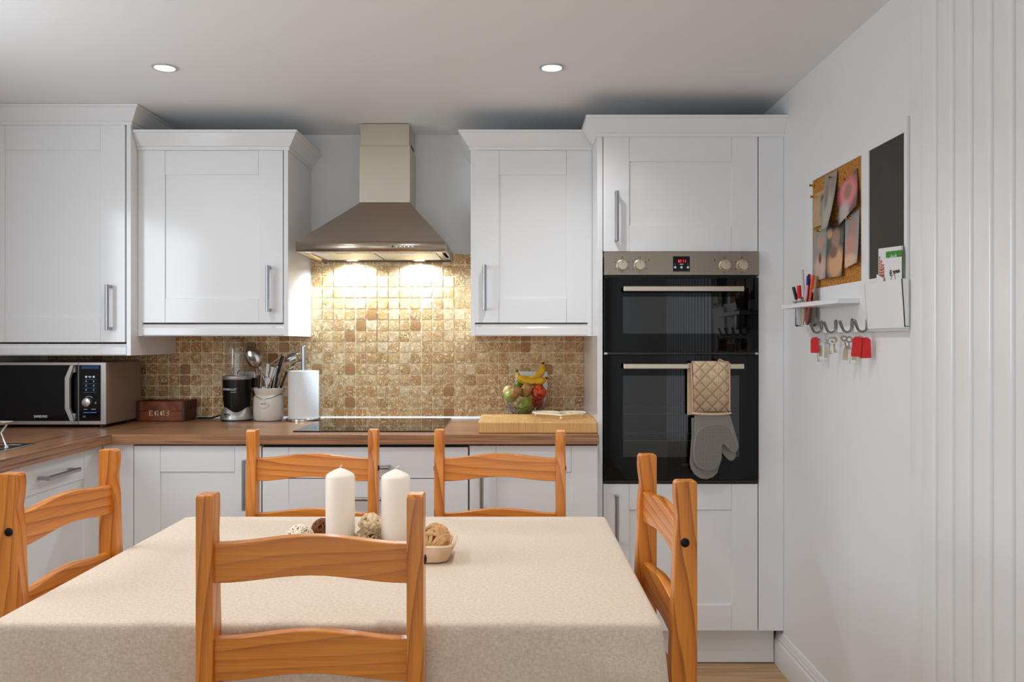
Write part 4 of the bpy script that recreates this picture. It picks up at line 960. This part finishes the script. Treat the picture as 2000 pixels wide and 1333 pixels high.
# ------------------------------------------------------------------ pine chairs
PW2, PXC = .029, .1805
def post_g(sx):
    pr = [(.021, .0), (.021, .40), (.021, .997), (.017, 1.001), (-.016, 1.001), (-.0205, .996), (-.0215, .978), (-.0195, .955), (-.0165, .935), (-.0180, .915), (-.0215, .890), (-.0225, .84), (-.026, .76), (-.030, .66), (-.032, .46), (-.026, .30), (-.020, .0)]
    return G().prism(pr, 0, sx*PXC-PW2/2, sx*PXC+PW2/2)
def rail_g(z0, z1, arch, y0=-.012, y1=.010):
    n = 14; x = PXC-PW2/2+.001; top = []; bot = []
    for k in range(n+1):
        u = -1+2*k/n; e = math.cos(u*math.pi/2)**2*arch; top.append((u*x, z1+e)); bot.append((u*x, z0+e*.95))
    return G().prism(bot+top[::-1], 1, y0, y1)
BOLT = mat('black_bolt', s(24, 22, 20), .45, .6)
def chair(label):
    t = Thing('dining_chair', label, 'chair', (0, 0, 0), 'pine chairs around the table')
    for sx in (-1, 1):
        p = t.part('back_post', post_g(sx), PINEZ, bevel=.004, seg=3)
        t.part('bolt', G().lathe([(.0085, 0), (.0085, .0015), (.0045, .003), (.004, .0012), (0, .001)], (sx*(PXC+PW2/2), -.003, .885), 18, Matrix.Rotation(R(90*sx), 4, 'Y')), BOLT, p)
        t.part('front_leg', G().box(sx*PXC-.018, sx*PXC+.018, -.40, -.364, 0, .425), PINEZ, bevel=.003)
        t.part('side_apron', G().box(sx*PXC-.009, sx*PXC+.009, -.364, -.032, .365, .425), PINEY)
        t.part('side_stretcher', G().box(sx*PXC-.008, sx*PXC+.008, -.366, -.024, .17, .20), PINEY)
    for z0, z1 in ((.847, .915), (.678, .751), (.52, .585)): t.part('back_rail', rail_g(z0, z1, .014), PINEX, bevel=.002)
    t.part('front_apron', G().box(-PXC+.018, PXC-.018, -.391, -.373, .365, .425), PINEX)
    t.part('rear_apron', G().box(-PXC+.0145, PXC-.0145, -.01, .008, .365, .425), PINEX)
    t.part('seat', G().box(-.188, .188, -.405, -.034, .425, .445), PINEX, bevel=.004)
    return t.o
ch0 = chair('pine ladder-back chair with its back to the camera beside the candles')
def place(o, x, y, a, label): o.location = (x, y, 0); o.rotation_euler = (0, 0, R(a)); o['label'] = label
ch = [ch0]+[copy_tree(ch0) for _ in range(4)]
D = lambda d: d+CAMY
place(ch[0], -.3465, D(1.4185), 180, 'pine ladder-back chair at the table side facing the oven and hob, its back turned outwards')
place(ch[1], -.594, D(2.445), 0, 'pine ladder-back chair in front of the drawer unit below the hob')
place(ch[2], -.036, D(2.445), 0, 'pine ladder-back chair in front of the chopping board')
place(ch[3], -.993, D(1.82), 87, 'pine ladder-back chair at the sink end of the table')
place(ch[4], .322, D(1.735), -88, 'pine ladder-back chair at the oven end of the table')

# ------------------------------------------------------------------ tray, candles and decorative balls
tx0, tx1, ty0, ty1 = -.535, -.128, D(1.838), D(1.972); zt = ZT+.0006
def rrect(x0, x1, y0, y1, c, n=6):
    p = []
    for cx, cy, a0 in ((x1-c, y1-c, 0), (x0+c, y1-c, 90), (x0+c, y0+c, 180), (x1-c, y0+c, 270)):
        for k in range(n): a = R(a0+k*90/(n-1)); p.append((cx+c*math.cos(a), cy+c*math.sin(a)))
    return p
rings = [(rrect(tx0+.028, tx1-.028, ty0+.018, ty1-.018, .02), 0), (rrect(tx0+.018, tx1-.018, ty0+.010, ty1-.010, .026), .004), (rrect(tx0+.004, tx1-.004, ty0+.002, ty1-.002, .03), .034), (rrect(tx0, tx1, ty0, ty1, .030), .040), (rrect(tx0+.004, tx1-.004, ty0+.003, ty1-.003, .028), .043), (rrect(tx0+.011, tx1-.011, ty0+.009, ty1-.009, .026), .041), (rrect(tx0+.024, tx1-.024, ty0+.017, ty1-.017, .022), .013), (rrect(tx0+.036, tx1-.036, ty0+.026, ty1-.026, .015), .0095)]
g = G(); m_ = len(rings[0][0])
for rg, z in rings: g.v += [(x, y, zt+z) for x, y in rg]
for i in range(len(rings)-1):
    for k in range(m_): g.f.append((i*m_+k, i*m_+(k+1) % m_, (i+1)*m_+(k+1) % m_, (i+1)*m_+k))
g.f += [tuple(range(m_)), tuple(range((len(rings)-1)*m_, len(rings)*m_))]
single('dough_bowl', g, PALEW, 'pale carved wooden tray holding candles on the tablecloth', 'tray', loc=((tx0+tx1)/2, (ty0+ty1)/2, zt), angle=40)
tyc = D(1.905); zf = zt+.0095
def candle(x, y, label, curl, z1):
    t = Thing('pillar_candle', label, 'candle', (x, y, zf)); r = .0335
    t.part('wax', G().lathe([(0, zf), (r-.001, zf), (r, zf+.002), (r, z1-.006), (r-.002, z1-.001), (r-.007, z1+.003), (.012, z1+.0105), (.004, z1+.0135), (0, z1+.0135)], (x, y, 0), 40), WAX, angle=50)
    t.part('wick', G().tube([(x, y, z1+.012), (x+.001, y, z1+.018), (x+curl, y, z1+.020), (x+curl*2.2, y-.001, z1+.021)], .0011, 6), mat('wick', s(238, 230, 214), .9)); return t
candle(-.400, tyc, 'cream pillar candle with a dent near its foot, beside the white wicker ball', .002, .955)
candle(-.270, tyc-.005, 'cream pillar candle with a bent wick, between the rope balls and the woven palm ball', .004, .953)
def strand_ball(name, label, c, r, n, tr, m, core, wob=.12, seed=1, flat=None):
    rs = random.Random(seed); t = Thing(name, label, 'decorative ball', (c[0], c[1], c[2]-r)); g = G()
    for i in range(n):
        ax = Vector((rs.gauss(0, 1), rs.gauss(0, 1), rs.gauss(0, 1))).normalized(); u = ax.orthogonal().normalized(); v = ax.cross(u); off = rs.uniform(-.55, .55)*r
        ph = rs.random()*6.28; path = []
        for k in range(20):
            a = 2*math.pi*k/20; o_ = off+wob*r*math.sin(3*a+ph); q = math.sqrt(max(r*r-o_*o_, .0001)); path.append(Vector(c)+(u*math.cos(a)+v*math.sin(a))*(q-tr*rs.uniform(.5, 1.4))+ax*o_)
        g.tube(path, tr, 6, True)
    if core: t.part('core', G().ball(c, r*.86, 16, 10), core)
    t.part('strands', g, m); return t
CR = mat('white_rattan', s(252, 236, 210), .7); VB = mat('brown_vine', s(128, 76, 38), .8); RC = mat('cream_rope', s(255, 234, 200), .9, mottle=(90, s(230, 196, 148))); SG = mat('seagrass', s(206, 180, 136), .9, mottle=(160, s(112, 84, 50))); PM = mat('palm_leaf', s(240, 196, 140), .6, mottle=(40, s(206, 148, 88)))
strand_ball('rattan_ball', 'white rattan ball at the end of the tray', (-.492, D(1.897), zf+.0355), .034, 30, .0014, CR, mat('ball_shade', s(206, 178, 134), .9), .2, 2)
strand_ball('vine_ball', 'brown vine ball behind the white rattan ball', (-.449, D(1.9405), zf+.0475), .027, 30, .0015, VB, mat('vine_core', s(74, 40, 20), .9), .25, 4)
strand_ball('rope_ball', 'cream knotted rope ball resting on the seagrass ball', (-.334, D(1.941), zf+.0555), .0305, 9, .0066, RC, mat('rope_core', s(150, 120, 80), .9), .15, 9)
strand_ball('seagrass_ball', 'grey brown braided seagrass ball between the candles', (-.337, D(1.884), zf+.0315), .0315, 24, .0028, SG, mat('grass_core', s(70, 52, 30), .9), .2, 12)
strand_ball('palm_ball', 'woven golden palm leaf ball at the end of the tray', (-.178, D(1.908), zf+.036), .0335, 17, .0046, PM, mat('palm_core', s(110, 62, 24), .9), .06, 21)

# ------------------------------------------------------------------ wall organiser on the right wall
XO = 1.030
t = Thing('wall_organiser', 'white wall organiser with cork board, chalkboard, shelf and letter pocket', 'organiser', (XR-.009, D(2.5), 1.292))
ya, yb = D(2.86), D(2.134)
def yz(d0, d1, z0, z1, x0, x1): return G().box(x0, x1, D(d0), D(d1), z0, z1)
fr = G()
fr.box(XO, XR-.0005, D(2.134), D(2.86), 1.292, 1.300)
fr.box(XO, XR-.0005, D(2.134), D(2.86), 1.814, 1.853).box(XO, XR-.0005, D(2.134), D(2.86), 1.300, 1.443).box(XO, XR-.0005, D(2.805), D(2.86), 1.443, 1.814).box(XO, XR-.0005, D(2.362), D(2.412), 1.443, 1.814).box(XO, XR-.0005, D(2.134), D(2.149), 1.443, 1.814).box(XO+.008, XR-.0005, D(2.149), D(2.362), 1.443, 1.814).box(XO+.006, XR-.0005, D(2.412), D(2.805), 1.443, 1.814)
t.part('frame', fr, mat('white_painted_wood', (.86, .86, .86, 1), .45), bevel=.0)
t.part('cork_board', yz(2.412, 2.805, 1.443, 1.814, XO+.003, XO+.007), CORK)
t.part('chalkboard', yz(2.149, 2.362, 1.443, 1.814, XO+.003, XO+.009), mat('chalkboard_black', s(62, 54, 46), .6, mottle=(8, s(52, 46, 40))))
WP = mat('white_painted_wood')
JD, JX = 2.757, .990
g = G().prism([(.964, D(2.42)), (XO+.001, D(2.42)), (XO+.001, D(2.715)), (.953, D(2.715))], 2, 1.377, 1.392)
g.prism([(.953, D(2.715)), (.958, D(2.715)), (.953, D(2.799)), (.948, D(2.799))], 2, 1.377, 1.392)
g.prism([(.948, D(2.799)), (XO+.001, D(2.799)), (XO+.001, D(2.87)), (.945, D(2.87))], 2, 1.377, 1.392)
g.box(XO-.004, XO+.001, D(2.715), D(2.799), 1.377, 1.392)
t.part('shelf', g, WP, bevel=.001)
pk = G().prism([(1.0135, 1.428), (1.016, 1.428), (1.0240, 1.302), (1.0215, 1.302)], 1, D(2.352), D(2.128))
sd = [(1.0135, 1.428), (XO+.002, 1.428), (XO+.002, 1.302), (1.0215, 1.302)]
pk.prism(sd, 1, D(2.128), D(2.131)).prism(sd, 1, D(2.352), D(2.349)).box(1.0215, XO+.002, D(2.352), D(2.128), 1.300, 1.304)
t.part('letter_pocket', pk, WP)
HK = mat('pewter_hook', s(140, 140, 140), .25, 1)
hooks = []
for d in (2.712, 2.592, 2.468, 2.362):
    y = D(d); x = XO
    hk = t.part('hook', G().tube([(x-.001, y, 1.331), (x-.004, y, 1.326), (x-.0045, y, 1.308), (x-.008, y, 1.296), (x-.018, y, 1.2915), (x-.029, y, 1.296), (x-.0345, y, 1.308), (x-.040, y, 1.322)], [.0045, .0055, .004, .0033, .0033, .0036, .0042, .0048], 10).ball((x-.0402, y, 1.3225), .0050, 10, 8), HK)
    hooks.append((x-.018, y, 1.2885))
# photographs pinned to the cork: soft abstract blotches of colour only
def photo_mat(name, base, blobs):
    m = bpy.data.materials.new(name); q = NT(m); tc = q.n('ShaderNodeTexCoord'); c = None
    nz = q.noise(tc.outputs['Generated'], 6, 3); c = q.mix(nz, base, tuple(v*.6 for v in base[:3])+(1,))
    for (u, v, ru, rv, col) in blobs:
        sp = q.n('ShaderNodeVectorMath', operation='SUBTRACT'); q.l(tc.outputs['Generated'], sp.inputs[0]); sp.inputs[1].default_value = (.5, 1-u, v)
        sc = q.n('ShaderNodeVectorMath', operation='MULTIPLY'); q.l(sp.outputs[0], sc.inputs[0]); sc.inputs[1].default_value = (0, 1/ru, 1/rv)
        ln = q.n('ShaderNodeVectorMath', operation='LENGTH'); q.l(sc.outputs[0], ln.inputs[0])
        f = q.ramp(ln.outputs['Value'], [(.55, (1, 1, 1, 1)), (1.0, (0, 0, 0, 1))]); c = q.mix(f, c, col)
    q.base(c); q.p.inputs['Roughness'].default_value = .3; return m
def card(d_far, d_near, z0, z1, x, th=.0008, lean=0.0, rot=0.0, curl=0.0):
    n = 6; g = G(); cy, cz = (D(d_far)+D(d_near))/2, (z0+z1)/2; hw, hh = abs(d_far-d_near)/2, (z1-z0)/2
    vs = []; 
    for side in (0, th):
        for i in range(n+1):
            v = -1+2*i/n
            for u in (-1, 1):
                y, z = u*hw, v*hh; ca, sa = math.cos(R(rot)), math.sin(R(rot)); yy, zz = y*ca-z*sa, y*sa+z*ca
                vs.append((x-side-(1-v)/2*lean-curl*((1-v)/2)**2*(1-u)/2, cy+yy, cz+zz))
    m = 2*(n+1)
    for i in range(n):
        g.f += [(2*i, 2*i+1, 2*i+3, 2*i+2), (m+2*i, m+2*i+2, m+2*i+3, m+2*i+1), (2*i, 2*i+2, m+2*i+2, m+2*i), (2*i+1, m+2*i+1, m+2*i+3, 2*i+3)]
    g.f += [(0, m, m+1, 1), (2*n, 2*n+1, m+2*n+1, m+2*n)]; g.v = vs; return g
SKIN = s(206, 150, 118); DK = s(70, 56, 50)
photos = [
 (2.792, 2.672, 1.650, 1.765, 1.031, .004, 0, .0, 'photograph with a tan backdrop pinned at the edge of the cork board', s(206, 164, 112), [(.7, .75, .22, .18, DK), (.72, .42, .3, .4, s(150, 130, 116))]),
 (2.690, 2.588, 1.628, 1.806, 1.029, .012, 2, .018, 'tall grey photograph curling away from the cork board', s(158, 146, 134), [(.5, .35, .5, .4, s(176, 166, 150)), (.3, .6, .2, .3, s(120, 108, 100))]),
 (2.585, 2.425, 1.645, 1.765, 1.031, .006, -14, .008, 'photograph of something pink pinned at the top of the cork board', s(92, 56, 46), [(.5, .6, .5, .42, s(226, 120, 128)), (.52, .62, .2, .2, s(160, 110, 80)), (.4, .2, .3, .3, s(196, 184, 180))]),
 (2.790, 2.668, 1.470, 1.642, 1.031, .004, 0, 0, 'photograph with patterned pale backdrop low on the cork board', s(150, 160, 150), [(.5, .72, .3, .2, s(196, 136, 112)), (.5, .22, .55, .32, s(212, 178, 164)), (.5, .42, .14, .14, s(130, 60, 50))]),
 (2.672, 2.532, 1.468, 1.648, 1.0295, .005, 1, .004, 'dark photograph overlapping the patterned one on the cork board', s(66, 70, 60), [(.55, .68, .3, .22, s(156, 118, 90)), (.6, .25, .6, .34, s(220, 168, 124)), (.45, .45, .3, .14, s(120, 80, 66)), (.2, .8, .2, .12, s(196, 150, 90))]),
 (2.522, 2.418, 1.492, 1.652, 1.031, .008, -5, .006, 'photograph with pale grey backdrop below the pink one', s(160, 162, 166), [(.5, .68, .3, .24, s(172, 124, 110)), (.45, .35, .5, .3, s(196, 136, 118)), (.45, .12, .6, .16, s(226, 184, 150))]),
]
for i, (df, dn, z0, z1, x, lean, rot, curl, lab, base, bl) in enumerate(photos):
    single('photograph', card(df, dn, z0, z1, x, .0006, lean, rot, curl), photo_mat('photo_print_%d' % i, base, bl), lab, 'photograph', 'photographs on the cork board', loc=(x, D((df+dn)/2), z0))
pins = [((2.795, 1.797), 'brass push pin at the top corner of the cork board'), ((2.785, 1.757), 'brass push pin above the tan photograph'), ((2.632, 1.792), 'brass push pin holding the curling grey photograph'), ((2.515, 1.763), 'brass push pin holding the pink photograph'), ((2.735, 1.634), 'brass push pin holding the patterned photograph'), ((2.61, 1.640), 'brass push pin holding the dark photograph'), ((2.49, 1.640), 'brass push pin holding the photograph below the pink one')]
for (d, z), lab in pins:
    single('push_pin', G().lathe([(0, -.004), (.0012, -.004), (.0012, 0), (.0055, 0), (.0055, .002), (.003, .004), (.003, .009), (.005, .012), (.005, .014), (0, .014)], (XO+.001, D(d), z), 14, Matrix.Rotation(R(-90), 4, 'Y')), GOLD, lab, 'pin', 'push pins on the cork board', loc=(XO, D(d), z))
# letters in the pocket
def letter(name, label, d0, d1, z0, z1, x, m, rot=0, lean=-.008): return single(name, card(d0, d1, z0, z1, x, .0008, -.005, rot), m, label, 'leaflet', loc=(x, D((d0+d1)/2), z0))
lt = letter('leaflet', 'white leaflet with orange lettering in the letter pocket', 2.285, 2.150, 1.345, 1.519, 1.0225, PAPER, 3)
OR = mat('orange_print', s(196, 110, 70), .6)
for i, dd in enumerate((2.273, 2.262, 2.251)):
    q = G(); z = 1.500-i*.012
    while z > 1.42:
        h = rs.uniform(.004, .009); q.box(1.0208, 1.0236, D(dd)-.0022, D(dd)+.0022, z-h, z); z -= h+.0022
    mesh_obj('lettering', q, OR, lt, off=tuple(lt.location))
lt = letter('leaflet', 'bright green leaflet tucked in the letter pocket', 2.235, 2.142, 1.345, 1.506, 1.0205, mat('green_print', s(60, 140, 30), .5), 3)
mesh_obj('lettering', text_g('NewBook', .020, Matrix.Translation((1.0198, D(2.200), 1.489)) @ FACE_LEFT @ Matrix.Rotation(R(6), 4, 'Z'), sx=.8), WPRINT, lt, off=tuple(lt.location))
lt = letter('letter', 'white letter printed MyMaths at the front of the letter pocket', 2.232, 2.140, 1.345, 1.488, 1.0183, PAPER, 3)
mesh_obj('lettering', text_g('MyMaths', .0145, Matrix.Translation((1.0180, D(2.166), 1.449)) @ FACE_LEFT @ Matrix.Rotation(R(3), 4, 'Z'), sx=.75), KPRINT, lt, off=tuple(lt.location))
lg = G()
for k, (hw_) in enumerate((.0045, .0065, .0065, .0045)): lg.box(1.0174, 1.0186, D(2.199)-hw_*.8, D(2.199)+hw_*.8, 1.4405+k*.0042, 1.4432+k*.0042)
mesh_obj('logo', lg, KPRINT, lt, off=tuple(lt.location))
mesh_obj('stamp', G().tube([(1.0186, D(2.186)+.012*math.cos(R(a)), 1.430+.012*math.sin(R(a))) for a in range(0, 181, 15)], .0008, 6), mat('pink_print', s(200, 110, 130), .6), lt, off=tuple(lt.location))
letter('letter', 'white folded letter at the back of the letter pocket by the folding door', 2.165, 2.142, 1.34, 1.515, 1.0245, mat('grey_paper', s(206, 206, 208), .7), 0)
letter('card', 'white card low at the corner of the letter pocket', 2.30, 2.255, 1.355, 1.447, 1.0190, PAPER, 20)
# pen jar with pens
t = Thing('pen_jar', 'clear square glass jar of pens set into the organiser shelf', 'jar', (JX, D(JD), 1.314))
jr = [(.0, 0), (.028, 0), (.030, .003), (.030, .064), (.030, .074), (.032, .079), (.036, .081), (.036, .086), (.031, .087), (.0275, .078), (.0275, .005), (.0, .004)]
vs = []; fs = []; n = 24
for i, (r, z) in enumerate(jr):
    for k in range(n):
        a = 2*math.pi*k/n; e = 5; q = (abs(math.cos(a))**e+abs(math.sin(a))**e)**(-1/e); vs.append((JX+r*q*math.cos(a), D(JD)+r*q*math.sin(a), 1.314+z))
for i in range(len(jr)-1):
    for k in range(n): fs.append((i*n+k, i*n+(k+1) % n, (i+1)*n+(k+1) % n, (i+1)*n+k))
t.part('glass', G().add(vs, fs), PLASTIC)
PENS = [('white board pen with a black end leaning out over the shelf', (-.0007, .0186), (-.034, .022, .135), .0058, s(226, 226, 224), s(30, 30, 30)),
        ('white glue pen with a red cap in the jar', (-.0185, -.0073), (-.020, .0079, .138), .0075, s(226, 222, 216), s(204, 24, 18)),
        ('tall pale blue patterned pencil in the jar', (.0014, -.0026), (-.010, .004, .192), .0046, s(170, 196, 214), s(196, 190, 190)),
        ('pink and tan pen in the jar', (-.0173, -.0222), (.002, -.0063, .138), .006, s(206, 160, 110), s(220, 168, 176)),
        ('blue pen in the jar', (.0069, .0097), (.010, .006, .172), .005, s(26, 52, 120), s(24, 60, 160)),
        ('dark red pen at the back of the jar', (.0142, .0183), (.018, .016, .178), .005, s(130, 20, 30), s(170, 20, 36)),
        ('orange felt pen in the jar', (-.0055, -.0227), (.0192, -.0144, .172), .0052, s(220, 70, 24), s(236, 80, 20)),
        ('brown felt pen in the jar beside the cork board', (.0139, -.0192), (.028, -.020, .168), .005, s(150, 112, 84), s(160, 128, 104)),
        ('black marker with a white collar in the jar', (.015, -.0008), (.0157, -.0051, .115), .0075, s(40, 36, 34), s(20, 18, 18)),
        ('blue patterned pencil lying low in the jar', (-.0161, .0085), (-.008, .010, .100), .0045, s(120, 160, 210), s(190, 200, 214))]
for i, (lab, b0, e0, r, c1, c2) in enumerate(PENS):
    b = Vector((JX+b0[0], D(JD)+b0[1], 1.3195)); e = Vector((JX+e0[0], D(JD)+e0[1], 1.314+e0[2])); q = b.lerp(e, .66)
    tp = Thing('pen', lab, 'pen', tuple(b), 'pens in the glass jar')
    tp.part('barrel', G().tube([b, b.lerp(e, .12), q], [r*.3, r*.9, r*.9], 10), mat('pen_a%d' % i, c1, .4)); tp.part('cap', G().tube([q, e.lerp(q, .04), e], [r, r, r*.9], 10), mat('pen_b%d' % i, c2, .35))
# key rings
def key_g(c, l, tw=0.0, ang=0.0):
    g = G(); x, y, z = c; g.lathe([(.0095, -.001), (.0105, 0), (.0095, .001), (.005, .001), (.005, -.001), (.0095, -.001)], (x, y, z-.010), 16, Matrix.Rotation(R(90), 4, 'Y'))
    g.box(x-.001, x+.001, y-.0022, y+.0022, z-.020-l, z-.019); g.box(x-.001, x+.001, y-.0075, y-.002, z-.020-l, z-.016-l).box(x-.001, x+.001, y-.006, y-.002, z-.014-l, z-.011-l)
    g.xf(Matrix.Translation(c) @ Matrix.Rotation(R(ang), 4, 'X') @ Matrix.Rotation(R(tw), 4, 'Z') @ Matrix.Translation((-x, -y, -z))); return g
def tagp(c, wd, h, th, ang=0, tw=0):
    x, y, z = c; g = G().prism([(y-wd/2, z-h), (y+wd/2, z-h), (y+wd/2, z-.008), (y+wd*.25, z), (y-wd*.25, z), (y-wd/2, z-.008)], 0, x-th/2, x+th/2)
    return g.xf(Matrix.Translation(c) @ Matrix.Rotation(R(tw), 4, 'Z') @ Matrix.Rotation(R(ang), 4, 'X') @ Matrix.Translation((-x, -y, -z)))
def ring_g(c, r=.0095): return G().tube([(c[0]+.002*math.cos(R(a)), c[1]+r*math.sin(R(a)), c[2]-r+r*math.cos(R(a))) for a in range(0, 360, 24)], .0009, 6, True)
KEYM = mat('nickel_key', s(170, 166, 158), .3, 1); KEYB = mat('brass_key', s(160, 130, 84), .35, 1); CLEAR = mat('clear_tag', (1, 1, 1, 1), .08, trans=.9, ior=1.2); INS = mat('paper_insert', s(216, 190, 156), .8)
def keyring(hook, label, red=(), clear=(), keys=()):
    h = Vector(hook); h.z += .004; t = Thing('key_ring', label, 'keys', tuple(h), 'key rings on the organiser hooks'); t.part('ring', ring_g(h), CHROME)
    for (dx, dy, dz, w_, hh, a, tw) in red: t.part('red_tag', tagp((h.x+dx, h.y+dy, h.z-.015+dz), w_, hh, .0025, a, tw), RED, bevel=.0008)
    for (dx, dy, dz, w_, hh, a, tw) in clear:
        c = t.part('clear_tag', tagp((h.x+dx, h.y+dy, h.z-.015+dz), w_, hh, .004, a, tw), CLEAR); t.part('paper_insert', tagp((h.x+dx, h.y+dy, h.z-.022+dz), w_*.55, hh*.7, .001, a, tw), INS, c)
    for (dx, dy, dz, l, a, tw, m) in keys: t.part('key', key_g((h.x+dx, h.y+dy, h.z-.013+dz), l, tw, a), m)
keyring(hooks[0], 'long key with a red tag on the hook next to the pen jar', red=[(-.008, .0, 0, .026, .052, 0, 62)], clear=[(.010, -.004, -.018, .022, .056, 0, 30)], keys=[(.004, .004, -.005, .058, 0, 60, KEYM)])
keyring(hooks[1], 'bunch of silver keys with a narrow clear tag', clear=[(-.014, .0, -.022, .016, .052, 8, 70)], keys=[(-.004, .002, -.006, .030, 3, 60, KEYM), (.002, -.002, -.006, .034, -4, 70, KEYM), (.008, 0, -.002, .030, -8, 50, KEYB)])
keyring(hooks[2], 'silver keys with two clear paper tags', clear=[(-.002, .004, -.024, .026, .056, 4, 55), (.016, -.006, -.024, .026, .056, -3, 40)], keys=[(-.012, 0, .002, .026, -30, 70, KEYM), (.006, 0, .0, .020, 5, 60, KEYM)])
keyring(hooks[3], 'pair of red key tags on the hook nearest the letter pocket', red=[(-.012, .004, 0, .027, .058, 5, 60), (.006, -.004, -.002, .030, .060, -2, 52)], keys=[(-.004, .006, .0, .016, 0, 70, KEYB)])

# ------------------------------------------------------------------ recessed ceiling lamps
LENS = mat('lamp_lens', (1, 1, 1, 1), .3, em=9, emc=(1, .97, .92, 1))
dl = None
ROWS = (-.932, -1.72, -2.53)
for j, y in enumerate(ROWS):
    for i, x in enumerate((-1.197, .137)):
        if dl is None:
            t = Thing('ceiling_downlight', 'x', 'ceiling light', (0, 0, ZC), 'recessed ceiling downlights')
            t.part('bezel', G().lathe([(.033, ZC-.001), (.034, ZC-.005), (.038, ZC-.0065), (.0425, ZC-.004), (.043, ZC-.0002)], (0, 0, 0), 32), mat('bezel_chrome', s(200, 200, 200), .3, .6))
            t.part('lens', G().lathe([(.033, ZC-.002), (.02, ZC-.003), (0, ZC-.0032)], (0, 0, 0), 24), LENS); dl = t.o; o = dl
        else: o = copy_tree(dl)
        o.location = (x, y, ZC)
        o['label'] = ('recessed round ceiling light over the %s' % ('worktop corner in front of the corner cabinet' if i == 0 else 'floor before the chopping board')) if j == 0 else 'recessed round ceiling light %s, at the %s' % ('between the table and the kitchen units' if j == 1 else 'above the dining table', 'sink side' if i == 0 else 'oven side')
        d = bpy.data.lights.new('downlight', 'SPOT'); d.energy = DOWNLIGHT_W; d.color = (.96, .98, 1); d.spot_size = R(140); d.spot_blend = 1.0; d.shadow_soft_size = .03
        lo = bpy.data.objects.new('downlight', d); C.objects.link(lo); lo.parent = o; lo.location = (0, 0, -.012)
